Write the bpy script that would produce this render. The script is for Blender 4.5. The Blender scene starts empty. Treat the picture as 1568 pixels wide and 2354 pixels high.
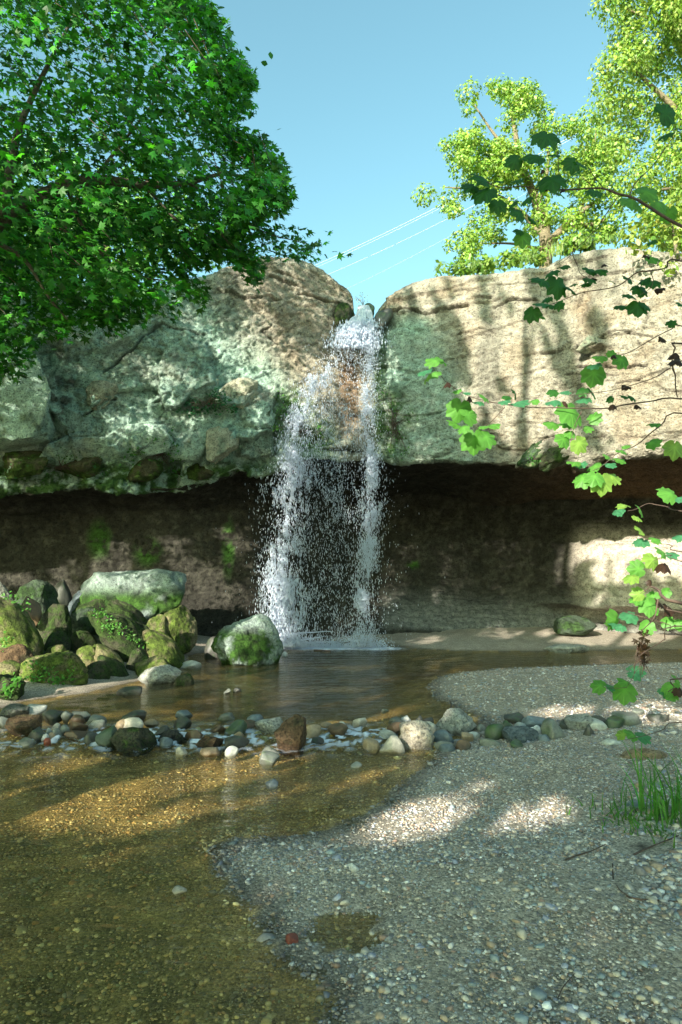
import bpy, bmesh, math, random
import numpy as np
from mathutils import Vector
from mathutils.bvhtree import BVHTree

random.seed(7)
rng = np.random.default_rng(7)
SC = bpy.context.scene
COL = SC.collection

# ------------------------------------------------------------------ camera, sky, sun, exposure
F = 1568.0; CU = 784.0; CV = 1176.5
PITCH = math.radians(5.59)
CAMZ = 1.5
cam_d = bpy.data.cameras.new('camera')
cam = bpy.data.objects.new('camera', cam_d)
COL.objects.link(cam)
cam.location = (0, 0, CAMZ)
cam.rotation_euler = (math.radians(90) + PITCH, 0, 0)
cam_d.sensor_fit = 'VERTICAL'
cam_d.sensor_height = 36.0
cam_d.lens = 36.0 * F / 2353.0
cam_d.clip_start = 0.05
cam_d.clip_end = 2000
SC.camera = cam

SUN_D = np.array([0.50, 0.80, -0.38]); SUN_D /= np.linalg.norm(SUN_D)   # travel direction of sunlight
sun_el = math.asin(-SUN_D[2]); sun_az = math.atan2(-SUN_D[0], -SUN_D[1])
world = bpy.data.worlds.new('World'); SC.world = world; world.use_nodes = True
wn = world.node_tree; wn.nodes.clear()
w_out = wn.nodes.new('ShaderNodeOutputWorld'); w_bg = wn.nodes.new('ShaderNodeBackground')
w_sky = wn.nodes.new('ShaderNodeTexSky'); w_sky.sky_type = 'NISHITA'; w_sky.sun_disc = False
w_sky.sun_elevation = sun_el; w_sky.sun_rotation = sun_az % (2 * math.pi)
w_sky.air_density = 1.0; w_sky.dust_density = 2.4; w_sky.ozone_density = 1.2
w_hsv = wn.nodes.new('ShaderNodeMix'); w_hsv.data_type = 'RGBA'; w_hsv.blend_type = 'MULTIPLY'
w_hsv.inputs['Factor'].default_value = 1.0
w_hsv.inputs['B'].default_value = (0.80, 1.10, 0.86, 1)
w_bg.inputs['Strength'].default_value = 0.15
wn.links.new(w_sky.outputs[0], w_hsv.inputs['A']); wn.links.new(w_hsv.outputs['Result'], w_bg.inputs[0])
wn.links.new(w_bg.outputs[0], w_out.inputs[0])
sun_l = bpy.data.lights.new('sun', 'SUN'); sun_l.energy = 4.7; sun_l.angle = math.radians(0.5)
sun_l.color = (1.0, 0.93, 0.80)
sun = bpy.data.objects.new('sun', sun_l); COL.objects.link(sun)
sun.rotation_euler = Vector(SUN_D).to_track_quat('-Z', 'Y').to_euler()
SC.view_settings.view_transform = 'Standard'; SC.view_settings.look = 'None'
SC.view_settings.gamma = 1.0; SC.view_settings.use_curve_mapping = False
SC.view_settings.exposure = 1.42
SC.render.engine = 'CYCLES'
SC.cycles.max_bounces = 8; SC.cycles.transparent_max_bounces = 24
SC.cycles.diffuse_bounces = 4; SC.cycles.use_denoising = True

# ------------------------------------------------------------------ camera geometry helpers (place things at real distances)
cP, sP = math.cos(PITCH), math.sin(PITCH)
def ray(u, v):
    a = (np.asarray(u, float) - CU) / F; b = (CV - np.asarray(v, float)) / F
    return np.stack([a, cP - b * sP, sP + b * cP], -1)
def W(u, v, Y):
    r = ray(u, v); t = np.asarray(Y, float) / r[..., 1]
    return r * t[..., None] + np.array([0, 0, CAMZ])
def G(u, v, z=0.0):
    r = ray(u, v); t = (z - CAMZ) / r[..., 2]
    return r * t[..., None] + np.array([0, 0, CAMZ])
def PX(p):
    p = np.asarray(p, float); q = p - np.array([0, 0, CAMZ])
    d = q[..., 1] * cP + q[..., 2] * sP
    h = -q[..., 1] * sP + q[..., 2] * cP
    d = np.where(np.abs(d) < 1e-4, 1e-4, d)
    return CU + F * q[..., 0] / d, CV - F * h / d, d

# ------------------------------------------------------------------ numpy noise
def _h(i, j, k, s):
    n = (i.astype(np.int64) * 374761393 + j.astype(np.int64) * 668265263 + k.astype(np.int64) * 2147483647 + s * 1274126177) & 0xffffffff
    n = ((n ^ (n >> 13)) * 1274126177) & 0xffffffff
    n = (n ^ (n >> 16)) & 0xffffffff
    n = (n * 2246822519) & 0xffffffff
    return ((n ^ (n >> 15)) & 0xffffff) / float(0xffffff)
def vnoise(p, s=0):
    p = np.asarray(p, float); f = np.floor(p); t = p - f; i = f.astype(np.int64)
    t = t * t * t * (t * (t * 6 - 15) + 10)
    r = 0
    for a in (0, 1):
        for b in (0, 1):
            for c in (0, 1):
                w = (t[:, 0] if a else 1 - t[:, 0]) * (t[:, 1] if b else 1 - t[:, 1]) * (t[:, 2] if c else 1 - t[:, 2])
                r = r + w * _h(i[:, 0] + a, i[:, 1] + b, i[:, 2] + c, s)
    return r * 2 - 1
def fbm(p, o=4, s=0, g=0.5, l=2.03):
    p = np.asarray(p, float); a = 1.0; r = 0; tot = 0
    for k in range(o):
        r = r + a * vnoise(p, s + k * 17); tot += a; a *= g; p = p * l + 3.7
    return r / tot * 1.6
def sst(a, b, x):
    t = np.clip((x - a) / (b - a), 0, 1); return t * t * (3 - 2 * t)
def facets(p2, s=0, tilt=1.0):
    """2-D voronoi cells, each a tilted plane; returns offset and distance-to-edge"""
    i = np.floor(p2).astype(np.int64); n = len(p2)
    d1 = np.full(n, 1e9); d2 = np.full(n, 1e9); off = np.zeros(n)
    for a in (-1, 0, 1):
        for b in (-1, 0, 1):
            ci = i[:, 0] + a; cj = i[:, 1] + b; k = np.zeros_like(ci)
            cx = ci + _h(ci, cj, k, s); cy = cj + _h(ci, cj, k, s + 1)
            dx = p2[:, 0] - cx; dy = p2[:, 1] - cy; d = dx * dx + dy * dy
            o = (_h(ci, cj, k, s + 2) - .5) + tilt * (dx * (_h(ci, cj, k, s + 3) - .5) + dy * (_h(ci, cj, k, s + 4) - .5)) * 1.6
            near = d < d1
            d2 = np.where(near, d1, np.minimum(d2, d)); off = np.where(near, o, off); d1 = np.where(near, d, d1)
    return off, np.sqrt(d2) - np.sqrt(d1)
def seg_dist(p, a, b):
    ab = b - a; t = np.clip(((p - a) @ ab) / max(ab @ ab, 1e-12), 0, 1)
    return np.linalg.norm(p - (a + t[:, None] * ab), axis=1)
def poly_dist(p, poly, closed=True):
    poly = np.asarray(poly, float); d = np.full(len(p), 1e9); n = len(poly)
    for k in range(n if closed else n - 1):
        d = np.minimum(d, seg_dist(p, poly[k], poly[(k + 1) % n]))
    return d
def inside(p, poly):
    poly = np.asarray(poly, float); r = np.zeros(len(p), bool); n = len(poly); j = n - 1
    for k in range(n):
        xi, yi = poly[k]; xj, yj = poly[j]
        if yi != yj:
            c = ((yi > p[:, 1]) != (yj > p[:, 1])) & (p[:, 0] < (xj - xi) * (p[:, 1] - yi) / (yj - yi) + xi)
            r ^= c
        j = k
    return r
def sdf(p, poly):      # positive inside
    d = poly_dist(p, poly); return np.where(inside(p, poly), d, -d)

# ------------------------------------------------------------------ object helpers
def tag(o, label=None, cat=None, group=None, kind=None):
    if label: o['label'] = label
    if cat: o['category'] = cat
    if group: o['group'] = group
    if kind: o['kind'] = kind
    return o
def empty(name, loc):
    o = bpy.data.objects.new(name, None); COL.objects.link(o); o.location = tuple(float(x) for x in loc); o.empty_display_size = .1
    return o
def mesh_np(name, V, Fc, mat, parent=None, col=None, smooth=True, link=True, origin=None, extra=None):
    V = np.asarray(V, np.float32)
    if origin is not None: V = V - np.asarray(origin, np.float32)
    me = bpy.data.meshes.new(name)
    Fl = Fc if isinstance(Fc, list) else [Fc]
    Fl = [np.asarray(f, np.int32) for f in Fl if len(f)]
    me.vertices.add(len(V)); me.vertices.foreach_set('co', V.ravel())
    nl = sum(f.size for f in Fl); nf = sum(len(f) for f in Fl)
    me.loops.add(nl); me.polygons.add(nf)
    me.loops.foreach_set('vertex_index', np.concatenate([f.ravel() for f in Fl]))
    tot = np.concatenate([np.full(len(f), f.shape[1], np.int32) for f in Fl])
    st = np.concatenate([[0], np.cumsum(tot)[:-1]]).astype(np.int32)
    me.polygons.foreach_set('loop_start', st); me.polygons.foreach_set('loop_total', tot)
    me.polygons.foreach_set('use_smooth', np.full(nf, smooth, bool))
    me.update(calc_edges=True)
    if col is not None:
        at = me.color_attributes.new('Col', 'FLOAT_COLOR', 'POINT')
        c = np.ones((len(V), 4), np.float32); c[:, :3] = np.clip(col, 0, 1); at.data.foreach_set('color', c.ravel())
    if extra:
        for k, a in extra.items():
            at = me.attributes.new(k, 'FLOAT', 'POINT'); at.data.foreach_set('value', np.asarray(a, np.float32))
    if mat: me.materials.append(mat)
    if not link: return me
    o = bpy.data.objects.new(name, me); COL.objects.link(o)
    if origin is not None: o.location = tuple(float(x) for x in origin)
    if parent is not None:
        o.parent = parent
        pl = np.array(parent.location)
        o.location = tuple(np.array(o.location) - pl)
    return o
def grid_faces(nr, nc):
    i = np.arange((nr - 1) * nc).reshape(nr - 1, nc)[:, :-1].ravel()
    return np.stack([i, i + 1, i + nc + 1, i + nc], 1)
def tube(paths, seg=6):
    """paths: list of (points Nx3, radii N) -> verts, faces"""
    VV = []; FF = []; base = 0
    for P, R in paths:
        P = np.asarray(P, float); n = len(P); R = np.broadcast_to(np.asarray(R, float), (n,))
        T = np.gradient(P, axis=0); T /= np.linalg.norm(T, axis=1)[:, None] + 1e-9
        up = np.array([0.31, 0.12, 0.94]); A = np.cross(T, up); A /= np.linalg.norm(A, axis=1)[:, None] + 1e-9
        B = np.cross(T, A); an = np.linspace(0, 2 * math.pi, seg, endpoint=False)
        ring = P[:, None] + R[:, None, None] * (np.cos(an)[None, :, None] * A[:, None] + np.sin(an)[None, :, None] * B[:, None])
        VV.append(ring.reshape(-1, 3))
        for r in range(n - 1):
            for k in range(seg):
                a = base + r * seg + k; b = base + r * seg + (k + 1) % seg
                FF.append((a, b, b + seg, a + seg))
        base += n * seg
    return np.concatenate(VV), np.array(FF)
def smooth_path(P, n):
    P = np.asarray(P, float)
    if len(P) < 3: 
        t = np.linspace(0, 1, n)[:, None]; return P[0] * (1 - t) + P[-1] * t
    Q = np.vstack([2 * P[0] - P[1], P, 2 * P[-1] - P[-2]]); out = []
    ts = np.linspace(0, len(P) - 1 - 1e-6, n)
    for t in ts:
        k = int(t); f = t - k; p0, p1, p2, p3 = Q[k:k + 4]
        out.append(.5 * ((2 * p1) + (-p0 + p2) * f + (2 * p0 - 5 * p1 + 4 * p2 - p3) * f * f + (-p0 + 3 * p1 - 3 * p2 + p3) * f ** 3))
    return np.array(out)
def scatter(tv, tf, pos, nrm, tip, size, jit=None):
    """instances of a small template baked into one mesh; template x=side, y=tip, z=normal"""
    n = len(pos); tip = tip - (tip * nrm).sum(1)[:, None] * nrm; tip /= np.linalg.norm(tip, axis=1)[:, None] + 1e-9
    side = np.cross(tip, nrm)
    s = np.asarray(size); s = s[:, None] if s.ndim == 1 else s
    s = np.broadcast_to(s, (n, 3)) if s.shape[1] == 3 else np.repeat(s, 3, 1)
    V = pos[:, None] + tv[None, :, 0, None] * s[:, None, 0:1] * side[:, None] + tv[None, :, 1, None] * s[:, None, 1:2] * tip[:, None] + tv[None, :, 2, None] * s[:, None, 2:3] * nrm[:, None]
    k = len(tv); Fc = (np.asarray(tf)[None] + (np.arange(n) * k)[:, None, None]).reshape(-1, np.asarray(tf).shape[1])
    return V.reshape(-1, 3), Fc
def unit(a): return a / (np.linalg.norm(a, axis=-1, keepdims=True) + 1e-9)
def rnd_dir(n): return unit(rng.normal(size=(n, 3)))

# ------------------------------------------------------------------ materials
def new_mat(name):
    m = bpy.data.materials.new(name); m.use_nodes = True; nt = m.node_tree; nt.nodes.clear()
    out = nt.nodes.new('ShaderNodeOutputMaterial'); return m, nt, out
def rock_mat(name, scale=30, bump=0.5, dist=0.02, rough=0.9, spec=0.25, var=0.35, speck=0.0, wet=False):
    m, nt, out = new_mat(name); N = nt.nodes; L = nt.links
    b = N.new('ShaderNodeBsdfPrincipled'); b.inputs['Roughness'].default_value = rough; b.inputs['Specular IOR Level'].default_value = spec
    at = N.new('ShaderNodeVertexColor'); at.layer_name = 'Col'
    geo = N.new('ShaderNodeNewGeometry')
    n1 = N.new('ShaderNodeTexNoise'); n1.inputs['Scale'].default_value = scale; n1.inputs['Detail'].default_value = 8; n1.inputs['Roughness'].default_value = .7
    n2 = N.new('ShaderNodeTexNoise'); n2.inputs['Scale'].default_value = scale * 3.7; n2.inputs['Detail'].default_value = 3
    L.new(geo.outputs['Position'], n1.inputs['Vector']); L.new(geo.outputs['Position'], n2.inputs['Vector'])
    mr = N.new('ShaderNodeMapRange'); mr.inputs[1].default_value = .3; mr.inputs[2].default_value = .7; mr.inputs[3].default_value = 1 - var; mr.inputs[4].default_value = 1 + var
    L.new(n1.outputs[0], mr.inputs[0])
    mx = N.new('ShaderNodeMix'); mx.data_type = 'RGBA'; mx.blend_type = 'MULTIPLY'; mx.inputs['Factor'].default_value = 1
    L.new(at.outputs[0], mx.inputs['A']); L.new(mr.outputs[0], mx.inputs['B'])
    src = mx.outputs['Result']
    if speck:
        mr2 = N.new('ShaderNodeMapRange'); mr2.inputs[1].default_value = .36; mr2.inputs[2].default_value = .46; mr2.inputs[3].default_value = 1 - speck; mr2.inputs[4].default_value = 1
        L.new(n2.outputs[0], mr2.inputs[0]); mx2 = N.new('ShaderNodeMix'); mx2.data_type = 'RGBA'; mx2.blend_type = 'MULTIPLY'; mx2.inputs['Factor'].default_value = 1
        L.new(src, mx2.inputs['A']); L.new(mr2.outputs[0], mx2.inputs['B']); src = mx2.outputs['Result']
    L.new(src, b.inputs['Base Color'])
    ad = N.new('ShaderNodeMath'); ad.operation = 'MULTIPLY_ADD'; ad.inputs[1].default_value = .35
    L.new(n2.outputs[0], ad.inputs[0]); L.new(n1.outputs[0], ad.inputs[2])
    bp = N.new('ShaderNodeBump'); bp.inputs['Strength'].default_value = bump; bp.inputs['Distance'].default_value = dist
    L.new(ad.outputs[0], bp.inputs['Height']); L.new(bp.outputs[0], b.inputs['Normal'])
    L.new(b.outputs[0], out.inputs[0]); return m
def leaf_mat(name, trans=0.45, rough=.5, spec=.4, col=None, vein=False):
    m, nt, out = new_mat(name); N = nt.nodes; L = nt.links
    b = N.new('ShaderNodeBsdfPrincipled'); b.inputs['Roughness'].default_value = rough; b.inputs['Specular IOR Level'].default_value = spec
    t = N.new('ShaderNodeBsdfTranslucent'); mix = N.new('ShaderNodeMixShader'); mix.inputs[0].default_value = trans
    if col is None:
        at = N.new('ShaderNodeVertexColor'); at.layer_name = 'Col'; src = at.outputs[0]
    else:
        rg = N.new('ShaderNodeRGB'); rg.outputs[0].default_value = (*col, 1); src = rg.outputs[0]
    if vein:
        tc = N.new('ShaderNodeTexCoord'); nz = N.new('ShaderNodeTexNoise'); nz.inputs['Scale'].default_value = 5
        L.new(tc.outputs['Object'], nz.inputs['Vector']); mr = N.new('ShaderNodeMapRange'); mr.inputs[3].default_value = .75; mr.inputs[4].default_value = 1.25
        L.new(nz.outputs[0], mr.inputs[0]); mx = N.new('ShaderNodeMix'); mx.data_type = 'RGBA'; mx.blend_type = 'MULTIPLY'; mx.inputs['Factor'].default_value = 1
        L.new(src, mx.inputs['A']); L.new(mr.outputs[0], mx.inputs['B']); src = mx.outputs['Result']
    g = N.new('ShaderNodeMix'); g.data_type = 'RGBA'; g.blend_type = 'MULTIPLY'; g.inputs['Factor'].default_value = 1; g.inputs['B'].default_value = (1.25, 1.35, .6, 1)
    L.new(src, b.inputs['Base Color']); L.new(src, g.inputs['A']); L.new(g.outputs['Result'], t.inputs[0])
    L.new(b.outputs[0], mix.inputs[1]); L.new(t.outputs[0], mix.inputs[2]); L.new(mix.outputs[0], out.inputs[0]); return m
def bark_mat(name, c):
    m, nt, out = new_mat(name); N = nt.nodes; L = nt.links
    b = N.new('ShaderNodeBsdfPrincipled'); b.inputs['Roughness'].default_value = .85
    tc = N.new('ShaderNodeNewGeometry'); nz = N.new('ShaderNodeTexNoise'); nz.inputs['Scale'].default_value = 25; nz.inputs['Detail'].default_value = 6
    L.new(tc.outputs['Position'], nz.inputs['Vector'])
    cr = N.new('ShaderNodeValToRGB'); cr.color_ramp.elements[0].color = (*[x * .5 for x in c], 1); cr.color_ramp.elements[1].color = (*[min(1, x * 1.5) for x in c], 1)
    cr.color_ramp.elements[0].position = .3; cr.color_ramp.elements[1].position = .7
    L.new(nz.outputs[0], cr.inputs[0]); L.new(cr.outputs[0], b.inputs['Base Color'])
    bp = N.new('ShaderNodeBump'); bp.inputs['Distance'].default_value = .01; L.new(nz.outputs[0], bp.inputs['Height']); L.new(bp.outputs[0], b.inputs['Normal'])
    L.new(b.outputs[0], out.inputs[0]); return m
M_CLIFF = rock_mat('sandstone', 8, 1.0, .11, .92, .2, .40, .5)
M_ROCK = rock_mat('boulder_rock', 12, 1.0, .11, .8, .3, .45, .5)
M_STONE = rock_mat('river_stone', 45, .4, .008, .5, .5, .25, .25)
M_GROUND = rock_mat('gravel_ground', 60, .9, .01, .8, .3, .4, .4)
def add_fine_gravel(m):
    nt = m.node_tree; N = nt.nodes; L = nt.links; b = [n for n in N if n.type == 'BSDF_PRINCIPLED'][0]; geo = [n for n in N if n.type == 'NEW_GEOMETRY'][0]
    vo = N.new('ShaderNodeTexVoronoi'); vo.inputs['Scale'].default_value = 85; L.new(geo.outputs['Position'], vo.inputs['Vector'])
    sp = N.new('ShaderNodeSeparateColor'); L.new(vo.outputs['Color'], sp.inputs[0]); mr = N.new('ShaderNodeMapRange'); mr.inputs[3].default_value = .55; mr.inputs[4].default_value = 1.5; L.new(sp.outputs[0], mr.inputs[0])
    src = b.inputs['Base Color'].links[0].from_socket; mx = N.new('ShaderNodeMix'); mx.data_type = 'RGBA'; mx.blend_type = 'MULTIPLY'; mx.inputs['Factor'].default_value = 1
    L.new(src, mx.inputs['A']); L.new(mr.outputs[0], mx.inputs['B']); L.new(mx.outputs['Result'], b.inputs['Base Color'])
    nm = b.inputs['Normal'].links[0].from_socket; bp = N.new('ShaderNodeBump'); bp.invert = True; bp.inputs['Strength'].default_value = .8; bp.inputs['Distance'].default_value = .006
    L.new(vo.outputs['Distance'], bp.inputs['Height']); L.new(nm, bp.inputs['Normal']); L.new(bp.outputs[0], b.inputs['Normal'])
add_fine_gravel(M_GROUND)
M_PEB = rock_mat('pebble_stone', 120, .2, .002, .55, .45, .2)
M_LEAF = leaf_mat('leaf_green'); M_LEAFB = leaf_mat('leaf_sunny', .35, .45, .5)
M_GRASS = leaf_mat('grass_blade', .35)
M_BARK = bark_mat('bark', (.10, .08, .06)); M_TWIG = bark_mat('twig_bark', (.09, .06, .045)); M_PALEBARK = bark_mat('pale_bark', (.16, .13, .08))

# ------------------------------------------------------------------ shoreline and ground height
def gp(L): return [tuple(G(u, v)[:2]) for u, v in L]
POOL = gp([(-1600, 1700), (-300, 1652), (0, 1628), (60, 1612), (200, 1592), (330, 1562), (420, 1545), (438, 1505), (520, 1490), (600, 1476), (700, 1468), (860, 1476),
           (960, 1491), (1050, 1496), (1250, 1497), (1568, 1493), (2300, 1490), (2300, 1514), (1568, 1520), (1440, 1525), (1300, 1530), (1150, 1536),
           (1050, 1545), (1012, 1553), (985, 1575), (1000, 1600), (1040, 1622), (1095, 1645), (1105, 1668), (1060, 1700), (1010, 1722), (985, 1745),
           (930, 1800), (872, 1850), (830, 1878), (790, 1898), (700, 1915), (600, 1922), (540, 1932), (490, 1955), (495, 2000), (540, 2050), (590, 2085),
           (600, 2130), (620, 2200), (680, 2235), (735, 2248), (750, 2300), (735, 2353), (700, 2600), (640, 3200), (-3500, 3200), (-3500, 2000)])
PUDDLE = gp([(712, 2112), (750, 2098), (790, 2104), (850, 2092), (872, 2112), (850, 2138), (862, 2168), (820, 2196), (785, 2182), (750, 2198), (742, 2168), (700, 2160), (722, 2138)])
def mound(x, y):
    z = .55 * np.exp(-(((x + 5.9) / 2.0) ** 2 + ((y - 14.9) / 1.8) ** 2)) + .30 * np.exp(-(((x + 6.2) / 2.2) ** 2 + ((y - 12.0) / 2.0) ** 2)) \
        + .25 * np.exp(-(((x + 3.6) / 1.1) ** 2 + ((y - 13.2) / 1.1) ** 2))
    z += 1.5 * sst(-7, -14, x) + 2.5 * sst(4.6, 9, x - .5 * np.maximum(0, y - 9) ) * sst(16, 3, y)
    return z
def ground_z(x, y, fine=True):
    p = np.stack([x, y], 1)
    n = fbm(np.stack([x * 1.3, y * 1.3, 0 * x], 1), 3, 5) * .05
    wob = fbm(np.stack([x * 5, y * 5, 0 * x], 1), 3, 9) * .05 * np.clip(y / 6, .3, 1)
    s = np.maximum(sdf(p, POOL), -9) + wob
    sp = sdf(p, PUDDLE) + wob * 1.0
    far = sst(7.5, 9, y)
    dep = np.minimum(s * (.10 + .12 * far), .075 + .03 * n / .05 + .22 * far)
    dep += 0.012 * fbm(np.stack([x * 4, y * 4, 0 * x], 1), 3, 3)
    land = np.minimum(-s * .075, .10 + .035 * np.maximum(0, y - 14) * 3 + .05 * far) + n * .35 * sst(0, 1.2, -s)
    land += mound(x, y) * sst(0, .9, -s)
    dam = np.exp(-((y - 6.95 - .05 * x) / .42) ** 2) * (x < 1.6)
    z = np.where(s > 0, -dep * (1 - .75 * dam), land)
    pud = np.clip(sp * .25, -.5, .02)
    z = np.where((s <= 0) & (sp > -.25), np.minimum(z, -pud + 0.0), z)
    if fine: z += .006 * fbm(np.stack([x * 14, y * 14, 0 * x], 1), 2, 77)
    return z, s, sp
def dense(lo, hi, mid_lo, mid_hi, step, growth=1.35):
    m = list(np.arange(mid_lo, mid_hi, step)); a = []; x = mid_lo; s = step
    while x > lo: s *= growth; x -= s; a.append(max(x, lo))
    b = []; x = m[-1]; s = step
    while x < hi: s *= growth; x += s; b.append(min(x, hi))
    return np.array(a[::-1] + m + b)
gx = dense(-150, 150, -9, 9, .05); 
yy = [1.2]
while yy[-1] < 21: yy.append(yy[-1] + max(.018, .011 * yy[-1]))
gy = np.concatenate([[-150, -90, -50, -25, -12, -6, -3, -1, 0, .6], yy, [24, 30, 45, 80, 200]])
X, Y = np.meshgrid(gx, gy); xf, yf = X.ravel(), Y.ravel()
gz, gs, gsp = ground_z(xf, yf)
gz = np.where(yf > 21, 0.4, gz); 
P3 = np.stack([xf, yf, 0 * xf], 1)
n1 = fbm(P3 * 1.1, 4, 21); n2 = fbm(P3 * 6, 3, 31)
land_c = np.array([.37, .315, .245]); sand_c = np.array([.40, .35, .28]); bed_c = np.array([.30, .21, .09]); wet_c = np.array([.10, .085, .065])
sandy = sst(-.1, .5, n1 + .25) * .5
gu, gv, _ = PX(np.stack([xf, yf, gz], 1))
sandy = np.maximum(sandy, sst(1440, 1400, gv) * 0 + (sst(14.5, 15.5, yf) * .9))
sandy = np.maximum(sandy, sst(7.9, 8.6, yf) * (xf > 0) * (.45 + .3 * n1))
cc = land_c * (1 - sandy[:, None]) + sand_c * sandy[:, None]
green = sst(-.2, .8, n1) * .5 * sst(0, .2, gs)
bed = bed_c[None] * (1 + .35 * n2[:, None]) * (1 - green[:, None]) + np.array([.14, .14, .055])[None] * green[:, None]
wetm = sst(-.25, 0, gs) * (gs <= 0) 
cc = cc * (1 - .55 * wetm[:, None]) 
cc = np.where((gs > 0)[:, None], bed, cc); cc = np.where((gsp > 0)[:, None] & (gs <= 0)[:, None], bed_c[None] * .9, cc)
cc *= (1 + .15 * n2[:, None])
mud = sst(.6, .1, np.hypot((gu - 1475) / 60, (gv - 1945) / 22)); cc = cc * (1 - .85 * mud[:, None])
moundm = sst(.12, .25, gz) * (xf < -1); cc = cc * (1 - moundm[:, None]) + np.array([.05, .06, .035]) * moundm[:, None]
ground = mesh_np('ground', np.stack([xf, yf, gz], 1), grid_faces(len(gy), len(gx)), M_GROUND, col=cc)
tag(ground, 'gravel bar, sandy beach and brown stream bed below the falls', 'ground', kind='structure')

# ------------------------------------------------------------------ cliff
def interp(L, u):
    L = np.asarray(L, float); return np.interp(u, L[:, 0], L[:, 1])
TOP = [(-900, 560), (0, 600), (300, 650), (400, 622), (470, 610), (520, 592), (600, 576), (660, 576), (715, 584), (755, 606), (790, 632), (815, 652), (819, 672), (812, 694),
       (822, 703), (842, 702), (862, 706), (872, 686), (890, 665), (925, 645), (960, 630), (1010, 617), (1050, 611), (1120, 604), (1200, 595), (1270, 583), (1288, 572), (1320, 558), (1380, 550), (1440, 545), (1568, 548), (2400, 480)]
BOT = [(-900, 1120), (0, 1112), (110, 1118), (200, 1112), (300, 1120), (400, 1118), (480, 1098), (540, 1075), (600, 1092), (640, 1080), (665, 1052), (740, 1045), (800, 1040), (870, 1055), (940, 1058), (1000, 1058), (1080, 1065),
       (1150, 1066), (1190, 1072), (1230, 1072), (1290, 1068), (1340, 1058), (1400, 1045), (1480, 1040), (1568, 1035), (2400, 1000)]
def Yface(x):
    return np.where(x > .3, 15.7 - .085 * np.minimum(x - .3, 7) ** 2 - 1.19 * np.maximum(x - 7.3, 0) * .8, 15.7 - .028 * (x - .3) ** 2 + .012 * np.maximum(-x - 6, 0) ** 2)
cxs = dense(-26, 22, -8.6, 8.2, .03, 1.25); NX = len(cxs)
yfc = Yface(cxs)
def edge(L, depthshift=0):
    z = np.full(NX, 6.0)
    for _ in range(8):
        u, v, d = PX(np.stack([cxs, yfc + depthshift, z], 1)); z = W(u, interp(L, np.clip(u, -900, 2400)), yfc + depthshift)[:, 2]
    return z, u
ztop, utop = edge(TOP); zbot, ubot = edge(BOT)
rec = 4.0 - 1.7 * sst(.5, -2.5, cxs) + .3 * np.sin(cxs * .7 + 1) + .8 * sst(1, 5, cxs)            # depth of the recess under the lip
rows = []
def row(Yv, Zv, part, fr): rows.append((Yv, Zv, part, fr))
for t in np.linspace(1, 0, 10): row(yfc + .75 + 45 * t ** 2.2, ztop + .02 + 1.2 * sst(0, .6, t) * (1 - np.exp(-((cxs - .3) / 1.6) ** 2)), 0, t)
for t in np.linspace(0, 1, 10)[1:]: row(yfc + .75 - .62 * math.sin(t * 1.571), ztop - .28 * (1 - math.cos(t * 1.571)), 1, t)
NF = 190
for t in np.linspace(0, 1, NF)[1:]:
    z = (ztop - .28) * (1 - t) + (zbot + .10) * t
    row(yfc + .13 - .13 * math.sin(t * math.pi) - .12 * t * (cxs > 1), z, 2, t)
for t in np.linspace(0, 1, 24)[1:]: row(yfc + .01 + .12 * t * t, zbot + .10 * (1 - math.sin(t * 1.571)), 3, t)
zr = zbot - .05
for t in np.linspace(0, 1, 48)[1:]: row(yfc + .13 + (rec - .13) * t, zbot + .12 * np.sin(t * 3.1) - .35 * t ** 3, 4, t)
zb0 = zbot - .35; base_y = np.maximum(17.9 - 1.9 * sst(1.2, -2.5, cxs) - .030 * np.maximum(cxs - 2, 0) ** 2, yfc + .9)
NB = 140
for t in np.linspace(0, 1, NB)[1:]:
    k = t ** 1.05; yv = (yfc + rec) * (1 - k) + base_y * k
    yv = yv + .45 * np.sin(k * math.pi) * (1 - .4 * k)
    yv = yv - 1.5 * sst(4.6, 6.6, cxs) * sst(.12, .5, t) * sst(.80, .72, t)
    row(yv, zb0 * (1 - t) + .15 * t - .25 * np.sin(t * math.pi) * 1.2, 5, t)
for t in np.linspace(0, 1, 10)[1:]: row(base_y - 1.3 * t, .15 - .85 * t ** .9 + 0 * cxs, 6, t)
NR = len(rows)
CY = np.stack([r[0] for r in rows]); CZ = np.stack([r[1] for r in rows]); CX = np.broadcast_to(cxs, CY.shape).copy()
part = np.repeat(np.array([r[2] for r in rows]), NX); frac = np.repeat(np.array([r[3] for r in rows]), NX)
V = np.stack([CX, CY, CZ], 2)
dr = np.gradient(V, axis=0); dc = np.gradient(V, axis=1); Nn = unit(np.cross(dc, dr).reshape(-1, 3))
V = V.reshape(-1, 3)
mid = (part == 2) & (Nn[:, 1] > 0)
if mid.mean() > .1: Nn = -Nn
u0, v0, dd = PX(V); U2 = np.stack([u0, v0], 1)
face = ((part >= 1) & (part <= 3)).astype(float)
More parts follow.
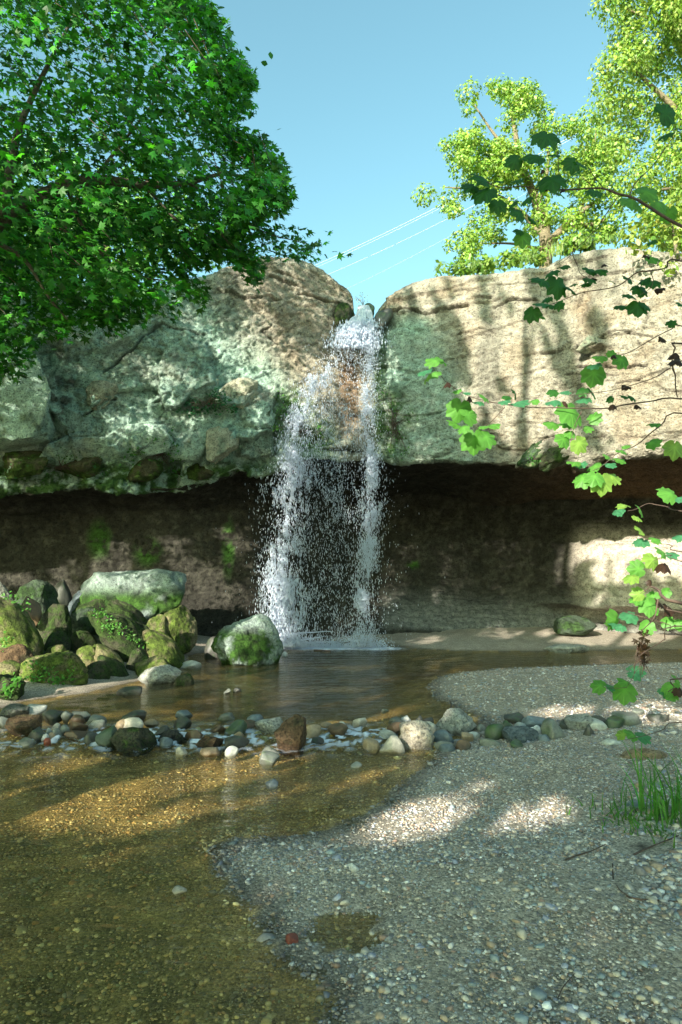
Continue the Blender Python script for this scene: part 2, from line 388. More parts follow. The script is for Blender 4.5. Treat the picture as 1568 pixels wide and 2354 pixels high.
# --- displacement
disp = .16 * fbm(V * .55, 3, 1) + .03 * fbm(V * 2.2, 4, 2) + .016 * fbm(V * 9, 3, 4)
leftm = sst(760, 560, u0) * face
rotp = np.stack([V[:, 0] * .9 + V[:, 2] * .45, V[:, 2] * .9 - V[:, 0] * .45], 1)
fo, fe = facets(rotp * np.array([.62, .95]) + .10 * fbm(V * 1.3, 2, 8)[:, None], 40, .7)
fo2, fe2 = facets(rotp * np.array([2.1, 3.0]) + .2 * fbm(V * 2, 2, 8)[:, None], 60, .8)
low = sst(780, 900, v0)
bfade = 1 - .6 * sst(.92, 1.0, frac) * (part == 2); bfade = np.where(part == 3, .4, bfade)
disp += (.50 * fo * (.25 + .75 * low) - .06 * sst(.05, 0, fe) * low + .07 * fo2) * leftm * bfade
fo4, fe4 = facets(rotp * np.array([5.5, 7.5]) + .3 * fbm(V * 5, 2, 8)[:, None], 66, .9); disp += .030 * fo4 * face
rg = 1 - np.abs(fbm(V * np.array([2.2, 2.2, 3.4]) + .4 * fbm(V * 4, 2, 71)[:, None], 4, 70)); disp -= .05 * sst(.90, 1.0, rg) * face * (.35 + .65 * leftm)
rg2 = 1 - np.abs(fbm(V * np.array([5, 5, 9.]), 3, 73)); disp -= .018 * sst(.80, 1.0, rg2) * face
disp += .012 * fbm(V * 22, 2, 75) * face
ss = np.stack([V[:, 0] * .45, V[:, 2] * 2.6 + .35 * np.sin(V[:, 0] * 1.1)], 1) + .25 * fbm(V * 1.1, 2, 12)[:, None]
so, se = facets(ss, 80, .5); disp += (.075 * so - .045 * sst(.05, 0, se)) * face * sst(500, 900, u0)
so3, se3 = facets(np.stack([V[:, 0] * 1.9, V[:, 2] * 4.5], 1) + .3 * fbm(V * 2.4, 2, 13)[:, None], 90, .8); disp += (.045 * so3 - .012 * sst(.1, 0, se3)) * face * sst(850, 720, v0) * sst(900, 760, u0)
# a vertical groove behind the water
disp += -.22 * np.exp(-((u0 - 800) / 55) ** 2) * face * sst(690, 780, v0)
# the nearer corner of the face at far left
cl = interp([(560, 60), (800, 62), (900, 96), (985, 122), (1020, 116), (1120, 40)], 0); ce = np.interp(v0, [560, 800, 900, 985, 1012, 1040], [40, 62, 96, 122, 112, -60])
disp += .55 * sst(ce + 5, ce - 3, u0) * face * sst(1040, 1010, v0)
und = (.55 + .25 * fbm(V * np.array([1.2, 1, 1.2]), 3, 19)) * sst(1005, 1085, v0 + 16 * fbm(V * 2, 2, 19)) * ((part >= 2) & (part <= 4)) * sst(650, 520, u0) * np.where(part == 4, sst(.3, 0, frac), 1)
# single blocks that stand proud of the face: outline, amount, tilt
BLK = [([(500, 905), (520, 878), (560, 876), (590, 905), (560, 935), (515, 938)], .22, 18), ([(212, 900), (222, 884), (262, 912), (222, 938), (205, 930)], .22, 12),
       ([(482, 990), (540, 985), (547, 1010), (520, 1058), (490, 1062)], .3, 10), ([(547, 1000), (575, 985), (622, 992), (628, 1035), (590, 1050), (552, 1046)], .28, 14),
       ([(560, 940), (600, 920), (625, 950), (622, 985), (570, 978)], .16, 10), ([(1326, 795), (1350, 778), (1388, 776), (1400, 792), (1362, 806), (1335, 803)], .30, 10),
       ([(1190, 1070), (1215, 1040), (1262, 1008), (1258, 1040), (1235, 1072)], .25, 10), ([(1240, 1074), (1290, 1035), (1318, 1020), (1300, 1052), (1262, 1076)], .22, 10),
       ([(1300, 1066), (1420, 1040), (1440, 1052), (1360, 1066)], .2, 8), ([(300, 1010), (345, 985), (385, 1000), (360, 1040), (310, 1045)], .18, 12),
       ([(130, 760), (300, 705), (370, 745), (250, 800), (150, 820)], .22, 25), ([(610, 700), (640, 690), (700, 720), (640, 730)], .08, 8)]
for poly, amt, soft in BLK:
    s = sdf(U2 + 4 * np.stack([fbm(V * 3, 2, 55), fbm(V * 3, 2, 56)], 1), poly)
    vv = np.array(poly)[:, 1]; tilt = (v0 - vv.min()) / max(1, np.ptp(vv))
    disp += amt * sst(-2.5, 2.5, s) * (.35 + .65 * np.clip(tilt, 0, 1)) * (part >= 1) * (part <= 4)
CR = [([(875, 712), (930, 706), (985, 716), (1040, 703), (1075, 700)], 3.0, .16), ([(1096, 684), (1128, 686)], 2.6, .12), ([(1139, 708), (1170, 690), (1230, 688)], 2.6, .14), ([(1340, 670), (1326, 705)], 2.4, .12),
      ([(1240, 812), (1272, 809)], 2.6, .14), ([(1052, 770), (1100, 758), (1140, 765)], 2, .06), ([(1330, 842), (1440, 845), (1485, 838)], 2, .10), ([(1300, 860), (1420, 862)], 1.6, .05),
      ([(500, 664), (560, 690), (620, 684), (640, 690)], 2.6, .12), ([(620, 640), (680, 655), (700, 662)], 2.4, .10), ([(690, 674), (740, 680), (790, 694)], 2.6, .14), ([(640, 628), (700, 648)], 2, .09), ([(625, 745), (600, 760), (640, 792)], 2, .1),
      ([(370, 745), (330, 775), (285, 810), (240, 850)], 3.2, .16), ([(370, 745), (420, 760), (470, 765)], 2.4, .08), ([(190, 960), (215, 935), (262, 912)], 3, .16), ([(310, 1040), (380, 1012)], 3, .15), ([(355, 920), (380, 906)], 2.2, .09),
      ([(1330, 800), (1420, 760), (1500, 775)], 1.8, .06), ([(1040, 665), (1300, 640), (1450, 620)], 1.8, .05), ([(1420, 880), (1480, 870), (1540, 850)], 1.8, .07), ([(640, 905), (625, 950), (628, 1000), (635, 1040)], 3, .14), ([(1500, 700), (1470, 790), (1500, 860)], 1.6, .05)]
crk = np.zeros(len(V))
for L_, w, amt in CR:
    d = poly_dist(U2 + 3 * np.stack([fbm(V * 4, 2, 65), fbm(V * 4, 2, 66)], 1), L_, False); k = sst(w * 1.3, w * .2, d) * face
    disp -= amt * k * .8; crk = np.maximum(crk, k)
    up_ = sst(14, 3, d) * sst(2.5, 0, d - 14) * face * (interp(sorted(L_), np.clip(u0, min(a[0] for a in L_), max(a[0] for a in L_))) > v0) 
    disp += .035 * up_
# recess: thin shale bedding
shale = ((part == 5) | (part == 4) | (part == 6)).astype(float)
disp += shale * (.07 * fbm(V * np.array([.8, .8, 1.2]), 3, 101) + .035 * fbm(V * np.array([1.6, 1.6, 14]), 3, 102) + .02 * fbm(V * 8, 2, 105))
disp += (part == 5) * .30 * np.exp(-((u0 - 230) / 130) ** 2) * np.sin(u0 / 28.) * sst(.1, .4, frac) * .5
disp *= np.where(part == 0, .3 * sst(1, .0, frac), 1)
keep_edge = np.where(part == 1, .55, 1.0)
V = V + Nn * (disp * keep_edge)[:, None]
V[:, 1] += und
# --- rock colours, with some light and shade put into them
q = fbm(V * 1.6, 4, 201); q2 = fbm(V * 5, 4, 202); q3 = fbm(V * 13, 2, 203); qs = fbm(V * np.array([2.4, 2.4, .35]), 4, 204)
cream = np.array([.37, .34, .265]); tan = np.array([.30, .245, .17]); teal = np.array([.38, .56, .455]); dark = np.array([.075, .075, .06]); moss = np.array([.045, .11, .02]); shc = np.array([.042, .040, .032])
def mix(a, b, t): return a * (1 - t[:, None]) + b * t[:, None]
C = mix(np.broadcast_to(cream, V.shape), np.broadcast_to(tan, V.shape), sst(.0, .6, q) * .7)
C = mix(C, np.broadcast_to(dark * 1.8, V.shape), sst(-.05, .5, qs) * .55)
tl = np.maximum(sst(600, 420, u0 - (v0 - 700) * .75), sst(1100, 1000, u0 - (v0 - 900) * .35) * sst(840, 880, u0) * sst(690, 760, v0) * .75)  # teal: lichen, plus the tint of shaded rock put into the colour
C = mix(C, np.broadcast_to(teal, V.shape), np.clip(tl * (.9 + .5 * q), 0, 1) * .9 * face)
C = mix(C, np.broadcast_to(dark, V.shape), sst(.25, .6, q2 + .5 * q + .15 * q3) * .75 * tl * sst(.7, .1, np.hypot((u0 - 420) / 170, (v0 - 830) / 110)) .clip(.25, 1) * face)
ir = sst(1.1, .2, np.hypot((u0 - 140) / 60, (v0 - 890) / 160)); C = mix(C, np.broadcast_to(dark, V.shape), ir * sst(-.2, .4, q2) * .8 * face)
mz = np.maximum.reduce([sst(1.1, .4, np.hypot((u0 - 900) / 60, (v0 - 975) / 110)) * .9, sst(1.1, .3, np.hypot((u0 - 720) / 70, (v0 - 1000) / 70)), sst(1.1, .3, np.hypot((u0 - 680) / 55, (v0 - 925) / 45)), sst(1, .2, np.hypot((u0 - 872) / 24, (v0 - 840) / 150)) * .8,
                        sst(1035, 1075, v0) * sst(680, 560, u0) * .95, sst(1.1, .4, np.hypot((u0 - 640) / 14, (v0 - 960) / 90)) * .8, sst(1.1, .5, np.hypot((u0 - 1235) / 50, (v0 - 1060) / 30)) * .8])
C = mix(C, np.broadcast_to(moss, V.shape), np.clip(mz * sst(-.45, .15, q2 + .4 * q3) * face, 0, 1))
br = sst(1.1, .4, np.hypot((u0 - 803) / 32, (v0 - 880) / 130)); C = mix(C, np.broadcast_to(np.array([.24, .16, .10]), V.shape), br * .85 * face)
st = np.maximum(sst(1.1, .2, np.hypot((u0 - 1350) / 45, (v0 - 720) / 90)) * .55, sst(1.1, .2, np.hypot((u0 - 1400) / 70, (v0 - 830) / 40)) * .6)
C = mix(C, np.broadcast_to(np.array([.22, .15, .09]), V.shape), st * sst(-.5, .3, q2) * face)
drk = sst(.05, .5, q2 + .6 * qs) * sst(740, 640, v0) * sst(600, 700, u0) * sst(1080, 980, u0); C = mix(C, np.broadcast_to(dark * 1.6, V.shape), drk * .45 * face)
wet = np.maximum(sst(1.1, .5, np.hypot((u0 - 790) / 35, (v0 - 715) / 25)), sst(1.1, .4, np.hypot((u0 - 885) / 30, (v0 - 735) / 28))); C = mix(C, np.broadcast_to(np.array([.05, .06, .04]), V.shape), wet * .8)
C = mix(C, np.broadcast_to(dark * .7, V.shape), crk * .6)
shade = mix(np.broadcast_to(shc, V.shape), np.broadcast_to(shc * 1.7, V.shape), sst(-.2, .7, q2))  # recess kept near black, its deep shade put into the shale colour
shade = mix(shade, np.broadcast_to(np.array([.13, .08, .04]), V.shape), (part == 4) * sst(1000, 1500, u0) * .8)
lsl = sst(1290, 1360, u0) * (part == 5); shade = mix(shade, np.broadcast_to(np.array([.56, .50, .41]), V.shape), lsl * sst(.10, .3, frac))  # pale right end: sunlight on the slope put into the colour
shade = mix(shade, np.broadcast_to(np.array([.25, .26, .24]), V.shape), (part == 5) * sst(.55, .95, frac) * sst(860, 900, u0) * .8)  # lower slope paler: sky light put into its colour
ms2 = np.maximum.reduce([sst(1, .3, np.hypot((u0 - 340) / 45, (v0 - 1270) / 45)), sst(1, .3, np.hypot((u0 - 230) / 40, (v0 - 1240) / 60)), sst(1, .3, np.hypot((u0 - 525) / 22, (v0 - 1260) / 90)), sst(1, .3, np.hypot((u0 - 950) / 20, (v0 - 1300) / 18)), .35 * sst(1, .3, np.hypot((u0 - 1420) / 110, (v0 - 1358) / 28))])
shade = mix(shade, np.broadcast_to(moss, V.shape), ms2 * sst(-.4, .2, q2))
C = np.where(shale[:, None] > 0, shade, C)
C = np.where((part == 0)[:, None], mix(np.broadcast_to(np.array([.09, .10, .04]), V.shape), np.broadcast_to(cream * .8, V.shape), sst(.04, .0, frac) * .8), C)
C *= (1 + .18 * q3[:, None])
CF = grid_faces(NR, NX)
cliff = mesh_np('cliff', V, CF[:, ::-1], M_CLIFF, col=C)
tag(cliff, 'overhanging sandstone cliff with a dark recess of shale behind the waterfall', 'cliff', kind='structure')
# ray target for sunlight planning
step_r, step_c = 3, 4
ri = np.unique(np.r_[np.arange(0, NR, step_r), NR - 1]); ci = np.unique(np.r_[np.arange(0, NX, step_c), NX - 1])
VV = V.reshape(NR, NX, 3)[ri][:, ci].reshape(-1, 3); FFc = grid_faces(len(ri), len(ci))
gv_ = np.array([(-60, -60, .05), (60, -60, .05), (60, 60, .05), (-60, 60, .05)], float)
bvh = BVHTree.FromPolygons([tuple(p) for p in np.vstack([VV, gv_])], [tuple(int(i) for i in f) for f in FFc] + [tuple(range(len(VV), len(VV) + 4))])
def on_cliff(u, v, default=15.0):
    r = ray(u, v); h = bvh.ray_cast(Vector((0, 0, CAMZ)), Vector(r))
    return np.array(h[0]) if h[0] is not None else W(u, v, default)

# ------------------------------------------------------------------ water
def water_material():
    m, nt, out = new_mat('stream_water'); N = nt.nodes; L = nt.links
    gl = N.new('ShaderNodeBsdfGlossy'); gl.inputs['Roughness'].default_value = .04
    tr = N.new('ShaderNodeBsdfTransparent'); tr.inputs[0].default_value = (.92, .89, .74, 1)
    geo = N.new('ShaderNodeNewGeometry'); dt = N.new('ShaderNodeVectorMath'); dt.operation = 'DOT_PRODUCT'; L.new(geo.outputs['Incoming'], dt.inputs[1])
    ab = N.new('ShaderNodeMath'); ab.operation = 'ABSOLUTE'; L.new(dt.outputs['Value'], ab.inputs[0]); om = N.new('ShaderNodeMath'); om.operation = 'SUBTRACT'; om.use_clamp = True; om.inputs[0].default_value = 1; L.new(ab.outputs[0], om.inputs[1])
    pw = N.new('ShaderNodeMath'); pw.operation = 'POWER'; pw.inputs[1].default_value = 5; L.new(om.outputs[0], pw.inputs[0]); fr = N.new('ShaderNodeMath'); fr.operation = 'MULTIPLY_ADD'; fr.inputs[1].default_value = .98; fr.inputs[2].default_value = .02; L.new(pw.outputs[0], fr.inputs[0])
    mp = N.new('ShaderNodeMapping'); mp.inputs['Scale'].default_value = (1.6, 8, 1); L.new(geo.outputs['Position'], mp.inputs[0])
    nz = N.new('ShaderNodeTexNoise'); nz.inputs['Scale'].default_value = 2.2; nz.inputs['Detail'].default_value = 5; nz.inputs['Roughness'].default_value = .6; L.new(mp.outputs[0], nz.inputs['Vector'])
    bp = N.new('ShaderNodeBump'); bp.inputs['Strength'].default_value = .6; bp.inputs['Distance'].default_value = .035; L.new(nz.outputs[0], bp.inputs['Height'])
    ra = N.new('ShaderNodeAttribute'); ra.attribute_name = 'riffle'; nz2 = N.new('ShaderNodeTexNoise'); nz2.inputs['Scale'].default_value = 16; nz2.inputs['Detail'].default_value = 4
    mp2 = N.new('ShaderNodeMapping'); mp2.inputs['Scale'].default_value = (1, 1.5, 1); L.new(geo.outputs['Position'], mp2.inputs[0]); L.new(mp2.outputs[0], nz2.inputs['Vector'])
    bp2 = N.new('ShaderNodeBump'); bp2.inputs['Strength'].default_value = 1; rm = N.new('ShaderNodeMath'); rm.operation = 'MULTIPLY'; rm.inputs[1].default_value = .22; L.new(ra.outputs['Fac'], rm.inputs[0]); L.new(rm.outputs[0], bp2.inputs['Distance'])
    L.new(nz2.outputs[0], bp2.inputs['Height']); L.new(bp.outputs[0], bp2.inputs['Normal']); bp = bp2
    L.new(bp.outputs[0], gl.inputs['Normal']); L.new(bp.outputs[0], dt.inputs[0])
    # silt in the deeper pool, foam where it falls, sky reflections painted in the riffle
    at = N.new('ShaderNodeAttribute'); at.attribute_name = 'silt'; df = N.new('ShaderNodeBsdfDiffuse'); df.inputs[0].default_value = (.10, .085, .038, 1)
    mxs = N.new('ShaderNodeMixShader'); L.new(at.outputs['Fac'], mxs.inputs[0]); L.new(tr.outputs[0], mxs.inputs[1]); L.new(df.outputs[0], mxs.inputs[2])
    mx = N.new('ShaderNodeMixShader'); L.new(fr.outputs[0], mx.inputs[0]); L.new(mxs.outputs[0], mx.inputs[1]); L.new(gl.outputs[0], mx.inputs[2])
    fo = N.new('ShaderNodeAttribute'); fo.attribute_name = 'foam_glint'; fd = N.new('ShaderNodeBsdfDiffuse'); fd.inputs[0].default_value = (.80, .86, .98, 1)
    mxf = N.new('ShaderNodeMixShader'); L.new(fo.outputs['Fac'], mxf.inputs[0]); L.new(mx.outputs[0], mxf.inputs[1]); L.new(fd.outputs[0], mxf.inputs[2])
    L.new(mxf.outputs[0], out.inputs[0]); return m
M_WATER = water_material()
sx = np.concatenate([[-12, -4, -2, -1.2, -.8], np.linspace(-.6, .6, 330), [.8, 1.2, 2]])
wy = [1.1]
while wy[-1] < 16.6: wy.append(wy[-1] * 1.0078)
wy = np.array(wy); S_, Y_ = np.meshgrid(sx, wy); wx = (S_ * Y_).ravel(); wyf = Y_.ravel()
wp = np.stack([wx, wyf, 0 * wx], 1)
damc = np.exp(-((wyf - 6.72 - .03 * wx) / .60) ** 2)
ws = sdf(wp[:, :2], POOL)
rif = np.clip(damc * sst(1.6, .6, wx) * sst(-4.2, -2.2, wx), 0, 1)
rif = np.maximum(rif, .55 * np.exp(-((wyf - 4.9 + .9 * (wx + .6)) / .35) ** 2) * sst(-1.3, -.6, wx) * sst(.9, .3, wx) * sst(-.2, .3, fbm(wp * 2, 2, 303) + .2))
wz = rif * (.028 * fbm(wp * np.array([9, 14, 1]), 3, 301) + .008 * fbm(wp * np.array([24, 34, 1]), 2, 302))
wz += .0016 * fbm(wp * np.array([5, 12, 1]), 3, 304) * (1 - rif)
fallx = [(640, 1482), (890, 1486)]; pf0 = G(650, 1488); pf1 = G(885, 1490)
dsp = seg_dist(wp[:, :2], pf0[:2], pf1[:2])
wz += .02 * np.exp(-(dsp / .5) ** 2) * fbm(wp * 9, 2, 305) + .010 * np.exp(-(dsp / 1.8) ** 2) * np.sin(dsp * 16 + 2 * fbm(wp * 1.5, 2, 309))
foam_glint = np.clip(1.25 * np.exp(-(dsp / .30) ** 2) * (1.0 + .6 * fbm(wp * 12, 3, 306)) , 0, 1)
foam_glint = np.maximum(foam_glint, .95 * rif * damc * sst(.06, .42, fbm(wp * np.array([12, 20, 1]), 3, 307)))  # riffle: sky reflections put in as pale foam colour
silt = .55 * sst(7.6, 9.5, wyf) * sst(.0, 1.2, ws) + .03
water = mesh_np('water', wp + np.stack([0 * wx, 0 * wx, wz], 1), grid_faces(len(wy), len(sx)), M_WATER, extra={'silt': silt, 'foam_glint': foam_glint, 'riffle': rif})
tag(water, 'brown green plunge pool and shallow clear stream over gravel', 'water', kind='structure')

# ------------------------------------------------------------------ waterfall
def drops_material():
    m, nt, out = new_mat('falling_water'); N = nt.nodes; L = nt.links
    b = N.new('ShaderNodeBsdfPrincipled'); b.inputs['Base Color'].default_value = (.84, .90, 1.0, 1); b.inputs['Roughness'].default_value = .35; b.inputs['Specular IOR Level'].default_value = .3
    t = N.new('ShaderNodeBsdfTranslucent'); t.inputs[0].default_value = (.84, .91, 1, 1); mx = N.new('ShaderNodeMixShader'); mx.inputs[0].default_value = .45
    L.new(b.outputs[0], mx.inputs[1]); L.new(t.outputs[0], mx.inputs[2]); L.new(mx.outputs[0], out.inputs[0]); return m
M_DROP = drops_material()
BIP = np.array([(1, 0, 0), (-.5, 0, .87), (-.5, 0, -.87), (0, 1, 0), (0, -1, 0)], float); BIPF = np.array([(0, 1, 3), (1, 2, 3), (2, 0, 3), (1, 0, 4), (2, 1, 4), (0, 2, 4)])
OCT = np.array([(1, 0, 0), (-1, 0, 0), (0, 1, 0), (0, -1, 0), (0, 0, 1), (0, 0, -1)], float)
OCTF = np.array([(0, 2, 4), (2, 1, 4), (1, 3, 4), (3, 0, 4), (2, 0, 5), (1, 2, 5), (3, 1, 5), (0, 3, 5)])
falls = empty('waterfall', G(760, 1488))
tag(falls, 'thin white waterfall dropping in two ragged strands from the notch in the cliff', 'waterfall', kind='structure')
def fallY(v): return np.interp(v, [690, 720, 760, 900, 1490], [15.9, 15.55, 15.3, 15.05, 14.75])
def strand(n, cen, sig, v0_, v1_, seed, clump=.5, size=(.0035, .0095), dens=None):
    v = rng.uniform(v0_, v1_, n * 4); c = np.interp(v, *zip(*[(a, b) for a, b in cen])); s = np.interp(v, *zip(*sig))
    u = c + rng.normal(size=len(v)) * s
    k = fbm(np.stack([u / 26, v / 38, 0 * u + seed], 1), 3, 400 + seed)
    k2 = fbm(np.stack([u / 6, v / 30, 0 * u + seed], 1), 2, 430 + seed)
    p = sst(-.25, .55, k + .55 * k2) ** 1.3 * clump + (1 - clump)
    if dens: p = p * np.interp(v, *zip(*dens))
    sel = np.nonzero(rng.uniform(size=len(v)) < p)[0][:n]; u, v = u[sel], v[sel]
    Yd = fallY(v) + rng.normal(size=len(v)) * .14
    pos = W(u, v, Yd); r = rng.uniform(size[0], size[1], len(v)); el = rng.uniform(1.6, 5.0, len(v)) * np.interp(v, [700, 1100], [.8, 1.25])
    return pos, np.stack([r, r * el, r], 1)
L_C = [(745, 800), (780, 775), (850, 738), (900, 715), (1000, 690), (1070, 672), (1150, 662), (1250, 650), (1350, 645), (1420, 650), (1486, 662)]
L_S = [(745, 15), (800, 18), (900, 18), (1000, 22), (1100, 26), (1200, 27), (1350, 22), (1486, 23)]
R_C = [(740, 846), (800, 850), (900, 848), (1000, 843), (1070, 855), (1150, 850), (1250, 846), (1350, 836), (1486, 832)]
R_S = [(740, 7), (800, 8), (950, 9), (1070, 12), (1200, 13), (1350, 12), (1486, 14)]
M_C = [(745, 822), (900, 785), (1050, 762), (1250, 745), (1486, 748)]; M_S = [(745, 16), (900, 40), (1050, 60), (1486, 68)]
sets = [strand(11500, L_C, L_S, 745, 1486, 1, .95), strand(8500, R_C, R_S, 740, 1486, 2, .9), strand(9000, M_C, M_S, 745, 1486, 3, .75, (.003, .0075)),
        strand(2600, [(700, 838), (780, 822)], [(700, 6), (780, 26)], 735, 800, 4, .3, (.008, .018)), strand(2500, [(1330, 655), (1486, 650)], [(1330, 18), (1486, 30)], 1330, 1486, 5, .6, (.006, .015)),
        strand(1500, M_C, [(745, 30), (1486, 75)], 900, 1486, 6, .1, (.004, .007)), strand(3500, L_C, [(745, 16), (1486, 28)], 860, 1486, 8, .7, (.004, .009)), strand(3000, R_C, [(745, 10), (1486, 18)], 800, 1486, 9, .7, (.004, .009))]
pos = np.concatenate([s[0] for s in sets]); sz = np.concatenate([s[1] for s in sets])
# bouncing spray at the foot
n = 5000; a = rng.uniform(size=n); p = pf0 * (1 - a[:, None]) + pf1 * a[:, None] + rng.normal(size=(n, 3)) * np.array([.12, .13, 0]); p[:, 2] = np.abs(rng.normal(size=n)) * .09 * (1 + 1.8 * (np.exp(-((a - .78) / .12) ** 2) + np.exp(-(a / .15) ** 2)))
pos = np.concatenate([pos, p]); sz = np.concatenate([sz, np.repeat(rng.uniform(.005, .014, n)[:, None], 3, 1)])
nn = len(pos); nr = unit(rng.normal(size=(nn, 3)) * np.array([1, 1, .05])); dn = np.tile([0, 0, -1.], (nn, 1)) + rng.normal(size=(nn, 3)) * .06
dv, df_ = scatter(BIP, BIPF, pos, nr, unit(dn), sz)
o = mesh_np('droplets', dv, df_, M_DROP, parent=falls); o['kind'] = 'stuff'
# the unbroken sheet at the lip
nr_, nc_ = 60, 40; tv = np.linspace(0, 1, nr_); tu = np.linspace(0, 1, nc_)
SV = []
for t in tv:
    vv = 701 + t * 76; lu = np.interp(vv, [701, 722, 738, 745, 778], [824, 818, 800, 790, 770]); ru = np.interp(vv, [701, 718, 740, 778], [848, 856, 858, 862])
    for s in tu:
        uu = lu + (ru - lu) * s; SV.append(W(uu, vv, float(fallY(vv)) + .02 - .10 * math.sin(math.pi * s)))
SV = np.array(SV); SV[:, 1] += .05 * fbm(SV * np.array([9, 3, 2.5]), 3, 500)
sfc = grid_faces(nr_, nc_); cen = SV[sfc].mean(1); tt = np.repeat(tv[:-1], nc_ - 1)
kp = fbm(cen * np.array([14, 5, 9]), 3, 501) > (-.9 + 1.75 * np.clip((tt - .35) / .65, 0, 1))
sh = mesh_np('water_sheet', SV, sfc[kp], M_DROP, parent=falls)
# white rivulets running over the ledge at the foot, left
paths = []
for (a, b, c_) in [((655, 1462), (690, 1455), (760, 1450)), ((650, 1475), (700, 1470), (745, 1462)), ((648, 1484), (700, 1478), (770, 1474))]:
    P = [W(*a, 15.0), W(*b, 15.25), W(*c_, 15.5)]; paths.append((smooth_path(P, 14), np.linspace(.035, .008, 14)))
rv, rf = tube(paths, 6); rv[:, 2] += .01 * fbm(rv * 14, 2, 510)
mesh_np('rivulet', rv, rf, M_DROP, parent=falls)

# ------------------------------------------------------------------ boulders and stones
def ico(sub):
    bm = bmesh.new(); bmesh.ops.create_icosphere(bm, subdivisions=sub, radius=1); v = np.array([x.co[:] for x in bm.verts]); f = np.array([[x.index for x in y.verts] for y in bm.faces]); bm.free(); return v, f
ICO = {k: ico(k) for k in (1, 2, 3, 4, 5, 6)}
PAL = {'moss': ((.26, .23, .12), (.085, .125, .02), .55), 'mossdark': ((.085, .085, .05), (.035, .065, .012), .5), 'bluetop': ((.34, .42, .38), (.035, .085, .012), .7), 'gray': ((.20, .21, .18), (.09, .12, .07), .25),
       'pale': ((.46, .47, .42), (.20, .22, .15), .12), 'cream': ((.62, .55, .44), (.30, .24, .16), .10), 'tan': ((.38, .28, .17), (.18, .13, .07), .2), 'brown': ((.16, .10, .055), (.07, .06, .03), .3), 'dark': ((.07, .07, .06), (.04, .06, .03), .3),
       'blue': ((.16, .20, .22), (.08, .10, .08), .15), 'white': ((.70, .70, .66), (.4, .4, .36), .1), 'sandy': ((.40, .40, .29), (.20, .24, .17), .3), 'teal': ((.36, .50, .41), (.09, .12, .07), .25), 'red': ((.30, .07, .04), (.15, .04, .02), .1), 'darkgreen': ((.07, .10, .065), (.035, .07, .02), .4)}  # teal slabs match the painted shade tint of the left cliff
WORD = {'moss': 'mossy', 'mossdark': 'dark mossy', 'bluetop': 'mossy', 'gray': 'grey', 'pale': 'pale grey', 'cream': 'cream', 'tan': 'tan', 'brown': 'brown', 'dark': 'dark', 'blue': 'blue grey', 'white': 'white', 'teal': 'pale green', 'red': 'reddish', 'darkgreen': 'dark green'}
def rock(u0_, v0_, u1_, v1_, Yd=None, kind='gray', seed=0, tilt=0, sub=4, cuts=10, ry=.85, sink=.3, angular=.75, name='stone', label=None, group=None, flat=None):
    r_ = np.random.default_rng(seed + 1000)
    uc, vc = (u0_ + u1_) / 2, (v0_ + v1_) / 2; hw, hh = (u1_ - u0_) / 2, (v1_ - v0_) / 2
    if Yd is None:
        Yd = float(G(uc, v1_ - .15 * hh)[1]); Yd += .55 * hw * Yd / F
    sc = Yd / F
    hz = hh * sc * (1 + sink); hx = hw * sc
    cz = W(uc, vc, Yd)[2] - hh * sc * sink
    v, f = ICO[sub]; v = v.copy()
    for k in range(cuts):
        n_ = unit(r_.normal(size=3) * np.array([1, 1, .8])); d = r_.uniform(angular - .17, angular + .10)
        e = v @ n_ - d; v -= n_ * np.maximum(0, e)[:, None] * .94
    if flat: v[:, 2] = np.where(v[:, 2] > flat, flat + (v[:, 2] - flat) * .15, v[:, 2])
    v += unit(v) * ((.09 if sub >= 5 else .055) * fbm(v * 1.9 + seed, 3, seed))[:, None]
    v += unit(v) * (.022 * fbm(v * 7 + seed, 3, seed + 5))[:, None]
    if sub >= 5: v -= unit(v) * (.05 * sst(.86, 1, 1 - np.abs(fbm(v * 2.3 + seed, 3, seed + 6))))[:, None]
    a = math.radians(tilt); R = np.array([[math.cos(a), 0, -math.sin(a)], [0, 1, 0], [math.sin(a), 0, math.cos(a)]])
    # pre-stretch then tilt
    if tilt:
        asp = max(.35, 1 - abs(tilt) / 70); v = v * np.array([1.25, 1, asp]); v = v @ R.T
    lo, hi = v.min(0), v.max(0); v = (v - (lo + hi) / 2) / ((hi - lo) / 2)
    v = v * np.array([hx, hx * ry if ry else hx, hz])
    base = np.array([float(W(uc, vc, Yd)[0]), Yd, cz])
    base_col, moss_c, mf = [np.array(x) if not np.isscalar(x) else x for x in PAL[kind]]
    nz = fbm(v / hx * 1.8 + seed, 4, seed + 9) ; nf = fbm(v / hx * 7 + seed, 3, seed + 10)
    t = sst(.35 - mf, .75 - mf, nz * .5 + .5 * nf * .5 + (mf - .3) * .4)
    if kind == 'bluetop': t = t * sst(.75, .35, v[:, 2] / hz) ; t = np.maximum(t, .35 * sst(.2, .6, nf))  # bare tops stay bluish: the sky's tint is put into their colour
    c = base_col[None] * (1 + .25 * nf[:, None]) * (1 - t[:, None]) + moss_c[None] * np.clip(1 + .9 * nf[:, None], .25, 2) * t[:, None]
    wetb = sst(.10, .01, (v + base)[:, 2]) * .45; c = c * (1 - wetb[:, None])
    o = mesh_np(name, v, f, M_ROCK if sub >= 5 or 'moss' in kind or kind == 'bluetop' else M_STONE, col=c)
    o.location = tuple(base)
    tag(o, label, 'boulder' if name == 'boulder' else 'stone', group)
    return o
B = lambda *a, **k: rock(*a, name='boulder', **k)
PILE = 'boulders piled on the left bank'
B(168, 1308, 432, 1490, 14.3, 'bluetop', 11, sub=6, cuts=14, angular=.80, ry=.7, sink=.12, group=PILE, label='largest boulder, mossy with a broad pale flat top, crowning the left pile', flat=.52)
